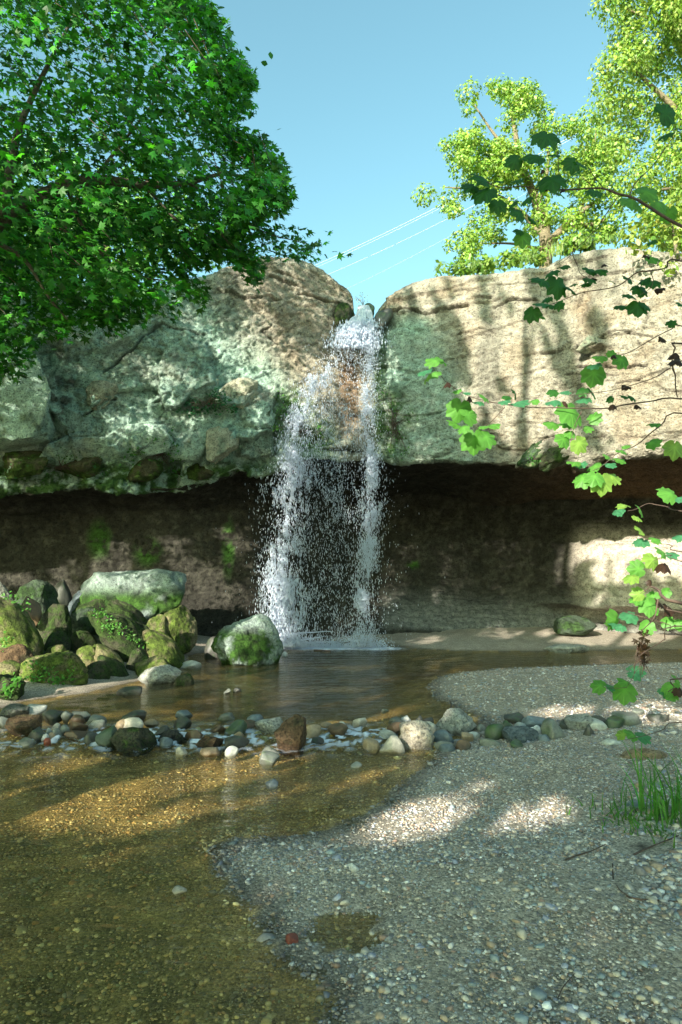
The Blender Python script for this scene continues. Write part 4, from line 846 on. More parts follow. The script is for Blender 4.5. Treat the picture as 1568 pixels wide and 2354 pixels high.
bp2_ = sample_poly(CROWN, 3300, inset=40); bp2_ = bp2_[fbm(np.stack([bp2_[:, 0] / 60, bp2_[:, 1] / 45, 0 * bp2_[:, 0] + 8], 1), 3, 720) > -.40]
for hu, hv, ha, hb in HOLES: bp2_ = bp2_[np.hypot((bp2_[:, 0] - hu) / ha, (bp2_[:, 1] - hv) / hb) > 1]
bc_ = W(bp2_[:, 0], bp2_[:, 1], rng.uniform(9.4, 10.8, len(bp2_))); bc_ = bc_[thin(bc_)]
bl_ = (bc_[:, None] + rng.normal(size=(len(bc_), 14, 3)) * np.array([.24, .2, .16])).reshape(-1, 3); m_ = len(bl_)
bvv, bff = scatter(*BLOB, bl_, unit(rng.normal(size=(m_, 3)) * .6 + np.array([.2, -.4, .8])), unit(rng.normal(size=(m_, 3)) + np.array([.5, 0, -.6])), rng.uniform(.05, .08, m_))
ocr = mesh_np('inner_crown', bvv, bff, M_LEAF, parent=maple, col=np.repeat(leaf_cols(m_, (.022, .115, .012), .3, .15), len(BLOB[0]), 0), smooth=False); ocr['kind'] = 'stuff'  # inner leaves coloured darker for the shade inside the crown
lm = [mesh_np('leaf', MAPLE[0], MAPLE[1], M_LEAF, col=np.tile(c, (len(MAPLE[0]), 1)), smooth=False, link=False) for c in leaf_cols(6, (.05, .18, .025), .2)]
from mathutils import Matrix
def place_leaf(me, pos, n_, t_, s_, parent, name='leaf', mat=None):
    n_ = unit(np.asarray(n_, float)); t_ = np.asarray(t_, float); t_ = unit(t_ - (t_ @ n_) * n_); sd = np.cross(t_, n_)
    o = bpy.data.objects.new(name, me); COL.objects.link(o); o.parent = parent
    pl = np.array(parent.location); p = np.asarray(pos) - pl
    Mx = Matrix(((sd[0] * s_, t_[0] * s_, n_[0] * s_, p[0]), (sd[1] * s_, t_[1] * s_, n_[1] * s_, p[1]), (sd[2] * s_, t_[2] * s_, n_[2] * s_, p[2]), (0, 0, 0, 1)))
    o.matrix_local = Mx; return o
for k, i in enumerate(indiv): place_leaf(lm[k % 6], LP[i], LN[i], LT[i], LS[i], maple)
limbs = [([(-700, 1100, 6.3), (-500, 820, 6.6), (-260, 640, 7.0), (-60, 540, 7.2), (20, 488, 7.3), (120, 440, 7.4), (215, 412, 7.6), (330, 425, 7.9), (430, 420, 8.2), (520, 395, 8.4)], (.26, .03)),
         ([(-60, 540, 7.2), (10, 470, 7.1), (25, 380, 7.1), (50, 280, 7.2), (110, 150, 7.4), (180, 20, 7.7)], (.07, .015)),
         ([(160, 445, 7.5), (190, 520, 7.6), (245, 600, 7.8), (300, 680, 8.0)], (.03, .006)), ([(215, 412, 7.6), (280, 330, 7.9), (350, 240, 8.1), (420, 130, 8.3)], (.025, .006)),
         ([(20, 488, 7.3), (90, 500, 7.4), (200, 560, 7.5), (340, 640, 7.8)], (.025, .006)), ([(0, 560, 7.0), (60, 600, 7.2), (110, 680, 7.3), (160, 740, 7.5)], (.03, .006)),
         ([(430, 420, 8.2), (520, 470, 8.3), (600, 530, 8.4), (705, 560, 8.4)], (.018, .004)), ([(330, 425, 7.9), (420, 520, 8.2), (500, 580, 8.4), (590, 640, 8.4)], (.018, .004)), ([(340, 640, 7.8), (400, 650, 7.9), (465, 682, 8.0)], (.010, .004)),
         ([(520, 395, 8.4), (580, 420, 8.4), (650, 470, 8.4)], (.012, .004)), ([(420, 130, 8.3), (480, 90, 8.3), (530, 130, 8.4), (575, 185, 8.4)], (.012, .004))]
for L_, (r0, r1) in limbs[1:]:
    P = [W(a, b, c) for a, b, c in L_]; nP = 14
    tvv, tff = tube([(smooth_path(P, nP), np.linspace(r0, r1, nP))], 7); mesh_np('branch', tvv, tff, M_BARK, parent=maple)
P = [W(a, b, c) for a, b, c in limbs[0][0]]; P = [np.array([-6.2, 6.3, -.2]), np.array([-6.0, 6.3, 1.0])] + P[1:]
tvv, tff = tube([(smooth_path(P, 30), np.interp(np.linspace(0, 1, 30), [0, .1, .3, .6, 1], [.34, .27, .16, .075, .02]))], 9); mesh_np('trunk', tvv, tff, M_BARK, parent=maple)
# thin twigs inside crown
paths = []
for i in range(0, len(cen_) - 20, 9):
    c0 = cen_[i]; d0 = cl_t[i]; paths.append((np.stack([c0 - d0 * .55 + [0, 0, .05], c0 - d0 * .2, c0 + d0 * .15]), [.006, .004, .002]))
tvv, tff = tube(paths, 3); tw = mesh_np('twigs', tvv, tff, M_TWIG, parent=maple); tw['kind'] = 'stuff'

# trees on the plateau
def plateau_tree(name, label, base, trunk_paths, clumps, base_col, leaf_s, n_per, droop=0., tmpl=BLOB, seed=1, bark=None, group=None):
    r_ = np.random.default_rng(seed); root = empty(name, base); tag(root, label, 'tree' if 'tree' in name else 'bush', group)
    if trunk_paths:
        for k, (P, ra, rb) in enumerate(trunk_paths):
            Q = smooth_path(P, 12); tvv, tff = tube([(Q, np.linspace(ra, rb, 12))], 7); mesh_np('trunk' if k == 0 else 'branch', tvv, tff, bark or M_PALEBARK, parent=root)
    pos = []; nrm = []
    for (c, rr) in clumps:
        m = int(n_per * (rr ** 2) * 6) + 10
        d = unit(r_.normal(size=(m, 3))); rad_ = rr * r_.uniform(.35, 1.0, m) ** .6
        d2 = d * np.array([1, 1, .75]); pp = np.asarray(c) + d2 * rad_[:, None]
        pp += .18 * rr * np.stack([fbm(pp * 3 / rr, 2, seed), fbm(pp * 3 / rr, 2, seed + 1), fbm(pp * 3 / rr, 2, seed + 2)], 1)
        pos.append(pp); nrm.append(unit(d + np.array([-.2, -.3, .6]) + r_.normal(size=(m, 3)) * .5))
    pos = np.concatenate(pos); nrm = np.concatenate(nrm); m = len(pos)
    tip = unit(r_.normal(size=(m, 3)) + np.array([0, 0, -.4 - droop]))
    sz_ = leaf_s * r_.uniform(.6, 1.3, m)
    vv_, ff_ = scatter(*tmpl, pos, nrm, tip, np.stack([sz_, sz_, sz_], 1))
    col_ = leaf_cols(m, base_col, .22, .14, r_)
    o = mesh_np('crown', vv_, ff_, M_LEAFB, parent=root, col=np.repeat(col_, len(tmpl[0]), 0), smooth=False); o['kind'] = 'stuff'
    return root
def clump_fill(poly, n, Y0, Yd, r0, r1, seed, dens=None):
    r_ = np.random.default_rng(seed); p = sample_poly(poly, n, r_, 6); out = []
    for (a, b) in p:
        Yv = Y0 + r_.uniform(-Yd, Yd); out.append((W(a, b, Yv), r_.uniform(r0, r1)))
    return out
A_POLY = [(1005, 600), (1030, 560), (1040, 520), (1010, 490), (965, 450), (975, 410), (1020, 400), (1045, 420), (1010, 340), (1008, 290), (1020, 240), (1060, 205), (1095, 195), (1140, 185), (1200, 195), (1250, 200), (1262, 250), (1300, 280), (1350, 240), (1400, 260), (1440, 330), (1450, 420), (1440, 500), (1420, 560), (1360, 540), (1330, 575), (1250, 590), (1180, 585), (1060, 608)]
ab = W(1250, 600, 24.0); 
tp = [([ab + [0, 0, -1.5], W(1255, 560, 24), W(1240, 480, 24), W(1200, 380, 24), W(1180, 280, 24), W(1170, 220, 24)], .28, .03), ([W(1250, 570, 24), W(1310, 510, 23.6), W(1360, 470, 23.5), W(1420, 430, 23.5)], .17, .03), ([W(1248, 540, 24), W(1190, 480, 24.2), W(1120, 440, 24), W(1020, 430, 24)], .12, .02),
      ([W(1235, 470, 24), W(1260, 380, 24), W(1250, 280, 24.3)], .10, .02), ([W(1200, 390, 24), W(1130, 300, 24), W(1090, 240, 24)], .08, .02), ([W(1330, 500, 23.6), W(1360, 400, 24), W(1370, 300, 24)], .08, .02), ([W(1250, 575, 24), W(1180, 560, 24), W(1100, 560, 24)], .07, .02), ([W(1310, 520, 23.6), W(1380, 510, 23.5), W(1440, 470, 23.4)], .09, .02)]
HA = fbm(np.array([(u / 60., v / 60., 3.) for u, v in sample_poly(A_POLY, 300, np.random.default_rng(5), 6)]), 2, 5)
ca = [c for c, h in zip(clump_fill(A_POLY, 300, 24, 1.6, .28, .58, 5), HA) if h > -.45]
plateau_tree('ash_tree', 'sunlit yellow green tree with open branches on the cliff top right of the falls', ab + [0, 0, -1.5], tp, ca, (.20, .32, .05), .062, 120, .5, seed=11)
B_POLY = [(1360, -60), (1385, 20), (1400, 80), (1388, 140), (1372, 200), (1362, 240), (1392, 290), (1400, 350), (1430, 400), (1455, 470), (1480, 520), (1470, 560), (1900, 640), (1900, -300), (1350, -300)]
bb = W(1700, 560, 17.0); bb[2] -= .5
tp = [([bb, W(1690, 400, 17), W(1660, 200, 17), W(1640, 0, 17), W(1640, -250, 17)], .4, .06), ([W(1690, 420, 17), W(1600, 300, 16.6), W(1500, 200, 16.4), W(1420, 130, 16.4)], .14, .02), ([W(1690, 450, 17), W(1600, 430, 16.6), W(1480, 440, 16.4)], .10, .02), ([W(1660, 200, 17), W(1560, 80, 16.6), W(1440, 20, 16.5)], .12, .02)]
plateau_tree('sunlit_tree', 'tall bright yellow green tree filling the top right corner', bb, tp, clump_fill(B_POLY, 520, 17, 1.7, .28, .6, 6), (.21, .315, .055), .050, 120, 1.2, seed=12)
C_POLY = [(1440, 560), (1455, 500), (1520, 470), (1700, 450), (1800, 560), (1700, 640), (1530, 630), (1500, 600)]
cb = W(1560, 600, 13.0)
plateau_tree('leafy_bush', 'yellow green bush spilling over the cliff edge at the right border', cb, [([cb, W(1550, 550, 13), W(1545, 510, 13)], .05, .01)], clump_fill(C_POLY, 40, 13.2, .8, .2, .45, 7), (.17, .24, .03), .06, 90, .6, seed=13)
for k, (pl, lab) in enumerate([([(1010, 612), (1015, 596), (1060, 596), (1120, 580), (1150, 605), (1060, 612)], 'low light green bush on the cliff rim under the left of the open tree'), ([(1140, 600), (1160, 560), (1230, 555), (1270, 575), (1250, 592)], 'dense green bush at the foot of the open tree on the rim'),
                               ([(1280, 575), (1290, 545), (1330, 530), (1370, 545), (1400, 553), (1330, 560)], 'small ivy bush on the rim right of the grass clump')]):
    cpt = np.mean([W(a, b, 20.5) for a, b in pl], 0); bp_ = cpt + [0, 0, -.35]
    plateau_tree('rim_bush', lab, bp_, [([bp_, cpt], .015, .008)], clump_fill([(a, b + 14) for a, b in pl], 16, 19.5, .8, .2, .4, 20 + k), (.13, .22, .03), .07, 80, .3, seed=30 + k)
# grass clump on the rim
def grass(name, label, base, n, h, spread, lean, seed, col=(.10, .20, .03), w=.006, parent=None):
    r_ = np.random.default_rng(seed); VVg = []; FFg = []; b = 0
    for k in range(n):
        p = base + np.array([r_.normal() * spread, r_.normal() * spread, 0]); hh = h * r_.uniform(.45, 1.15); dx = np.array([r_.normal() * lean, r_.normal() * lean, 0]) * hh; sd = unit(np.array([r_.normal(), r_.normal() * .4, 0])) * w * r_.uniform(.7, 1.3)
        for t in np.linspace(0, 1, 6):
            c = p + np.array([0, 0, hh]) * (t - .35 * t * t * np.linalg.norm(dx) / hh) + dx * t * t; wd = sd * (1 - t ** 1.5) + sd * .03
            VVg += [c - wd, c + wd]
        for q_ in range(5): i = b + 2 * q_; FFg.append((i, i + 1, i + 3, i + 2))
        b += 12
    V_ = np.array(VVg); cols = np.repeat(leaf_cols(n, col, .25, .12, r_), 12, 0)
    root = empty(name, base); tag(root, label, 'grass', kind='thing')
    o = mesh_np('blades', V_, np.array(FFg), M_GRASS, parent=root, col=cols); o['kind'] = 'stuff'; return root
grass('grass_clump', 'tall pale grass clump on the cliff rim left of the bright block', W(1275, 584, 15.1), 60, .38, .10, .2, 3, (.22, .30, .07), .006)
gb = G(1558, 1878, .10)
grass('grass_tuft', 'bright green grass tuft growing from the gravel at the right border', gb, 110, .46, .11, .42, 4, (.07, .22, .03), .0055)
gb2 = G(1480, 1895, .08); grass('short_grass', 'low green weeds left of the tall grass tuft on the gravel', gb2, 170, .13, .15, .9, 5, (.08, .20, .03), .005)
for k, (gu_, gv_2, lab, n_, h_) in enumerate([(1010, 616, 'tiny grass tuft on the rim where the right cliff dips to the notch', 40, .16), (1090, 607, 'thin grass tuft on the rim under the low light green bush', 50, .2), (1210, 594, 'short grass tuft on the rim before the dense bush', 60, .22), (1345, 556, 'yellowish grass tuft on the high part of the right rim', 60, .24), (1410, 547, 'green grass tuft on the rim close to the right border', 60, .2), (640, 574, 'small grass tuft on the rounded top of the left cliff', 40, .15), (540, 590, 'grass tuft on the left cliff rim beneath the maple sprays', 60, .2)]):
    yb = float(Yface(np.array([(gu_ - CU) / F * 15.0]))[0]) + .55; pb_ = W(gu_, gv_2 - 2, yb); pb_[2] -= .06
    grass('rim_grass', lab, pb_, n_, h_, .10, .5, 60 + k, (.13, .22, .04), .006)
# tree and bush behind the maple on the left rim
L_POLY = [(-300, 620), (-200, 350), (50, 330), (300, 380), (480, 520), (540, 560), (520, 595), (440, 612), (380, 625), (200, 660)]
lb = W(250, 640, 19.0)
plateau_tree('rim_tree', 'pale green tree on the cliff rim glimpsed behind the maple', lb + [0, 0, -1], [([lb + [0, 0, -1], W(240, 500, 19), W(250, 420, 19)], .2, .04)], clump_fill(L_POLY, 90, 19, 1.4, .4, .9, 9), (.14, .30, .05), .085, 45, .3, seed=14)
# bare little twiggy shrub seen through the notch
tb = W(835, 702, 18.5); paths = []
for k in range(8):
    a = random.uniform(-.9, .9); l = random.uniform(.15, .38); paths.append((np.stack([tb, tb + np.array([a * l * .5, 0, l * .6]), tb + np.array([a * l, 0, l])]), [.006, .004, .002]))
root = empty('twiggy_shrub', tb); tag(root, 'sparse yellowish twiggy shrub seen through the notch above the falls', 'shrub')
tvv, tff = tube(paths, 4); mesh_np('stems', tvv, tff, M_PALEBARK, parent=root)
lp = np.concatenate([p[0][-1][None] + rng.normal(size=(5, 3)) * .05 for p in paths]); vv_, ff_ = scatter(*SIMPLE, lp, rnd_dir(len(lp)), rnd_dir(len(lp)), np.full(len(lp), .025))
mesh_np('foliage', vv_, ff_, M_LEAFB, parent=root, col=np.repeat(leaf_cols(len(lp), (.4, .33, .05)), 4, 0), smooth=False)['kind'] = 'stuff'
# stones in the notch
rock(768, 696, 818, 742, 15.75, 'mossdark', 801, sub=4, name='boulder', label='dark mossy boulder jammed at the left side of the notch')
rock(826, 696, 862, 726, 16.0, 'darkgreen', 802, sub=4, name='boulder', label='small green rounded boulder in the notch above the falls')
rock(846, 706, 905, 762, 15.85, 'dark', 803, tilt=25, sub=4, name='boulder', label='dark wet block under the right side of the notch')

# plants on the cliff and boulders
def sprigs_thing(name, label, pts, n, spread, size, col, cat, seed, stem=True, tm=BLOB):
    r_ = np.random.default_rng(seed); pts = np.array(pts); c0 = pts.mean(0); root = empty(name, c0); tag(root, label, cat)
    P = pts[r_.integers(len(pts), size=n)] + r_.normal(size=(n, 3)) * spread
    nr_a = unit(r_.normal(size=(n, 3)) * .6 + np.array([0, -.7, .8])); tp_ = unit(r_.normal(size=(n, 3)) + [0, 0, -.3]); s_ = size * r_.uniform(.6, 1.3, n)
    vv_, ff_ = scatter(*tm, P, nr_a, tp_, s_); o = mesh_np('foliage', vv_, ff_, M_LEAF, parent=root, col=np.repeat(leaf_cols(n, col, .25, .12, r_), len(tm[0]), 0), smooth=False); o['kind'] = 'stuff'
    if stem:
        paths = []
        for k in range(0, n, 7): q_ = P[k]; paths.append((np.stack([c0 + r_.normal(size=3) * .03, (c0 + q_) / 2 + [0, -.05, .04], q_]), [.005, .004, .002]))
        tvv, tff = tube(paths, 3); mesh_np('stems', tvv, tff, M_TWIG, parent=root)
    return root
def oc(u, v, off=.08):
    p = on_cliff(u, v); p = p.copy(); p[1] -= off; return p
sprigs_thing('cliff_shrub', 'small teal green shrub rooted in the middle of the left cliff face', [oc(a, b, .12) for a, b in [(420, 940), (440, 925), (460, 935), (475, 945), (490, 915), (505, 910), (520, 925), (450, 950), (500, 940), (535, 940)]], 420, .07, .038, (.035, .15, .06), 'shrub', 41)
sprigs_thing('ferns', 'hanging leafy ferns under the left edge of the overhang', [oc(a, b, .08) for a, b in [(385, 1005), (395, 1030), (370, 1045), (400, 1060), (320, 1040), (345, 1060), (405, 1085), (420, 1050), (360, 1020), (300, 1050)]], 360, .10, .034, (.05, .18, .035), 'fern', 42)
sprigs_thing('ferns', 'mossy ferns under the overhang near the far left', [oc(a, b, .08) for a, b in [(60, 1070), (120, 1080), (180, 1095), (220, 1060), (150, 1050), (30, 1085), (240, 1090)]], 260, .12, .03, (.04, .14, .03), 'fern', 43)
sprigs_thing('ferns', 'bright green ferns on the mossy rock just left of the falling water', [oc(a, b, .08) for a, b in [(640, 910), (632, 960), (640, 985), (710, 1025), (730, 1030), (745, 1020), (690, 1015), (655, 945), (738, 985)]], 420, .08, .026, (.07, .22, .03), 'fern', 44)
sprigs_thing('moss_plants', 'green moss plants on the wet rock right of the falling water', [oc(a, b, .06) for a, b in [(885, 960), (900, 985), (920, 1000), (885, 1010), (930, 1035), (905, 940), (880, 900), (945, 960), (900, 1035)]], 420, .09, .024, (.06, .18, .025), 'plant', 45)
sprigs_thing('ferns', 'small ferns in the mossy crack at the bottom of the right cliff', [oc(a, b, .06) for a, b in [(1215, 1055), (1225, 1060), (1238, 1058)]], 70, .04, .024, (.06, .20, .03), 'fern', 46)
def on_rock(u, v, Yd): 
    return W(u, v, Yd)
deps = bpy.context.evaluated_depsgraph_get()
def hit_scene(u, v):
    r = ray(u, v); ok, loc, nrm_, idx, ob, mt = SC.ray_cast(bpy.context.evaluated_depsgraph_get(), Vector((0, 0, CAMZ)), Vector(unit(r)))
    return np.array(loc) if ok else W(u, v, 12)
def boulder_plants(label, uv, n, sp, size, seed):
    sprigs_thing('creeping_plant', label, [hit_scene(a, b) + [0, -.03, .02] for a, b in uv], n, sp, size, (.09, .25, .04), 'plant', seed, stem=False)
bpy.context.view_layer.update()
boulder_plants('creeping plant with tiny pale leaves over the big dark sloping slab', [(225, 1412), (235, 1415), (250, 1425), (262, 1437), (275, 1450), (290, 1460), (303, 1470), (315, 1478), (255, 1450), (240, 1440), (330, 1485)], 260, .05, .022, 51)
boulder_plants('low leafy plants growing on the broad front boulder', [(80, 1530), (100, 1545), (120, 1560), (140, 1565), (160, 1560), (90, 1555), (130, 1575), (165, 1540), (75, 1560)], 230, .05, .022, 52)
boulder_plants('light green leafy sprig beside the nearest boulder at the left border', [(38, 1572), (45, 1565), (32, 1580), (20, 1590), (12, 1600)], 70, .04, .03, 53)
boulder_plants('leafy weeds on the block under the tilted slab', [(30, 1385), (45, 1392), (55, 1400), (20, 1378), (60, 1408), (15, 1470), (10, 1490)], 150, .06, .024, 54)

# ------------------------------------------------------------------ sycamore sapling in front, at right: every leaf its own part
def syc_mesh(seed, col, curl=.25):
    r_ = np.random.default_rng(seed)
    pol = [(0, 1), (7, .90), (13, .90), (20, .80), (29, .74), (37, .86), (45, .96), (53, .86), (60, .84), (70, .74), (80, .82), (90, .86), (100, .74), (114, .70), (132, .66), (150, .62), (168, .50), (180, .30)]
    P = [(r * math.sin(math.radians(a)), r * math.cos(math.radians(a))) for a, r in pol]; P = P + [(-x * r_.uniform(.92, 1.08), y) for x, y in P[-2:0:-1]]; n_ = len(P)
    v = [(0, 0, 0)] + [(x * .5, y * .5, 0) for x, y in P] + [(x, y, 0) for x, y in P]; v = np.array(v)
    v[:, 2] = -curl * v[:, 0] ** 2 - r_.uniform(.1, .45) * np.clip(v[:, 1], 0, 1) ** 2 - .10 * np.abs(v[:, 0]) + .05 * fbm(v * 2.5 + seed, 2, seed)
    v[1 + n_:, 2] += .04 * r_.normal(size=n_)
    f = [(0, 1 + (k + 1) % n_, 1 + k) for k in range(n_)]; q_ = [(1 + k, 1 + (k + 1) % n_, 1 + n_ + (k + 1) % n_, 1 + n_ + k) for k in range(n_)]
    v[:, 1] += .2
    cols = np.tile(col, (len(v), 1)) * (1 + .10 * r_.normal(size=(len(v), 1)))
    # pale veins
    ang = np.degrees(np.arctan2(np.abs(v[:, 0]), v[:, 1] - .2)); vein = (np.abs(ang) < 3) | (np.abs(ang - 46) < 3)
    cols[vein] *= 1.35
    return mesh_np('leaf', v, [np.array(f), np.array(q_)], M_LEAF, col=cols, link=False)
SY = {'d': [syc_mesh(i, (.028, .12, .018)) for i in range(4)], 'g': [syc_mesh(10 + i, (.10, .28, .045)) for i in range(5)], 'y': [syc_mesh(20 + i, (.20, .34, .06)) for i in range(4)], 't': [syc_mesh(30 + i, (.06, .22, .10)) for i in range(3)], 'b': [syc_mesh(40 + i, (.05, .025, .015), .9) for i in range(3)]}  # dark set painted as shaded leaves, green and yellow sets as sunlit ones
syc = empty('sycamore_sapling', (2.55, 3.1, .1)); tag(syc, 'sycamore sapling reaching bare twigs and broad lobed leaves in from the right border', 'sapling')
TWG = [([(1568, 523), (1487, 472), (1446, 452), (1419, 446), (1388, 435), (1351, 433), (1307, 436), (1239, 436), (1205, 428), (1154, 431), (1120, 418)], 2.6, 8, 1.6), ([(1446, 452), (1460, 421), (1504, 377), (1545, 319), (1568, 302)], 2.6, 3.5, 1.2), ([(1419, 453), (1395, 489), (1358, 540), (1320, 574), (1273, 611)], 2.6, 3, 1),
       ([(1388, 435), (1361, 400), (1337, 353)], 2.6, 3, 1), ([(1230, 438), (1219, 468), (1205, 502), (1195, 526)], 2.6, 2.4, 1), ([(1361, 428), (1331, 400)], 2.6, 2.4, 1), ([(1283, 390), (1280, 346), (1263, 322)], 2.6, 2.4, 1), ([(1283, 433), (1283, 390)], 2.6, 2.4, 1.6),
       ([(1568, 599), (1532, 615), (1496, 622), (1468, 624), (1446, 639), (1422, 656), (1384, 665), (1345, 671), (1316, 680), (1283, 694), (1244, 706)], 2.7, 4.5, 1.3), ([(1568, 749), (1547, 754), (1492, 783), (1441, 812), (1412, 816)], 2.7, 3.2, 1.3), ([(1321, 574), (1302, 596), (1273, 612)], 2.6, 2.2, 1), ([(1316, 584), (1326, 608), (1331, 627), (1345, 639), (1358, 650)], 2.65, 2.2, 1),
       ([(1496, 624), (1501, 646), (1492, 665), (1463, 682)], 2.7, 2.2, 1), ([(1568, 917), (1501, 922), (1441, 929), (1401, 937), (1341, 939), (1281, 937), (1221, 935), (1165, 929), (1101, 917), (1061, 901), (1029, 881), (1005, 853)], 2.9, 4.2, 1.4), ([(1161, 935), (1125, 973), (1101, 985)], 2.9, 2.2, 1),
       ([(1568, 949), (1521, 977), (1493, 997), (1461, 1025), (1421, 1041), (1381, 1073), (1361, 1081)], 2.8, 4, 1.2), ([(1337, 945), (1321, 977), (1313, 1009)], 2.9, 2.2, 1), ([(1541, 845), (1501, 869), (1421, 893), (1317, 909)], 2.9, 2.8, 1.2), ([(1568, 830), (1553, 869), (1557, 913)], 2.85, 4, 3), ([(1568, 790), (1552, 800), (1545, 830), (1553, 869)], 2.85, 5, 3),
       ([(1568, 1388), (1513, 1356), (1496, 1348)], 2.5, 9, 5), ([(1568, 1174), (1539, 1167), (1508, 1162), (1488, 1158), (1460, 1171), (1443, 1174)], 2.7, 3.2, 1.2), ([(1568, 1270), (1544, 1254), (1501, 1249)], 2.7, 3, 1.2), ([(1560, 1440), (1526, 1472), (1473, 1505), (1460, 1520)], 2.5, 3, 1.4), ([(1568, 1408), (1534, 1395)], 2.5, 4, 3),
       ([(1513, 1376), (1503, 1421), (1473, 1452)], 2.5, 3.6, 2), ([(1473, 1515), (1474, 1545), (1475, 1580)], 2.5, 1.6, .8), ([(1568, 1460), (1539, 1437), (1463, 1414), (1392, 1391)], 2.5, 2.4, 1), ([(1460, 1525), (1458, 1549), (1440, 1580)], 2.5, 1.8, 1), ([(1568, 1560), (1550, 1580), (1535, 1590)], 2.5, 4, 1.6), ([(1568, 1660), (1520, 1680), (1440, 1700)], 2.9, 2.6, 1.1),
       ([(1440, 1580), (1405, 1578), (1385, 1576)], 2.5, 1.4, .8), ([(1496, 1348), (1470, 1365)], 2.5, 3, 1.2), ([(1568, 1290), (1544, 1275), (1500, 1290)], 2.6, 2.2, 1)]
tr_top = []
for L_, Yb, w0, w1 in TWG:
    n_ = len(L_); P = []
    for k, (a, b) in enumerate(L_): P.append(W(a, b, Yb + .10 * math.sin(a * .013 + b * .007)))
    if L_[0][0] >= 1560:      # carry the branch on to the stem outside the frame
        P0 = P[0]; P = [np.array([2.55 - .02 * random.random(), 3.1, max(.4, P0[2] - .35)]), (P0 + np.array([2.55, 3.1, P0[2] - .2])) / 2 + [0, 0, .02]] + P
        rr_ = np.concatenate([[w0 * 1.4, w0 * 1.2], np.linspace(w0, w1, n_)])
    else: rr_ = np.linspace(w0, w1, n_)
    m = max(8, 3 * len(P)); rr_ = np.interp(np.linspace(0, 1, m), np.linspace(0, 1, len(rr_)), rr_) * Yb / F * .48
    Q = smooth_path(P, m); Q[1:-1] += .004 * fbm(Q[1:-1] * 12, 2, 900)[:, None]
    tvv, tff = tube([(Q, rr_)], 5); mesh_np('branch', tvv, tff, M_TWIG, parent=syc)
st_ = smooth_path([np.array([2.5, 3.1, -.1]), np.array([2.58, 3.1, 1.2]), np.array([2.5, 3.1, 2.6]), np.array([2.6, 3.1, 4.2])], 16)
tvv, tff = tube([(st_, np.linspace(.055, .02, 16))], 8); mesh_np('trunk', tvv, tff, M_BARK, parent=syc)
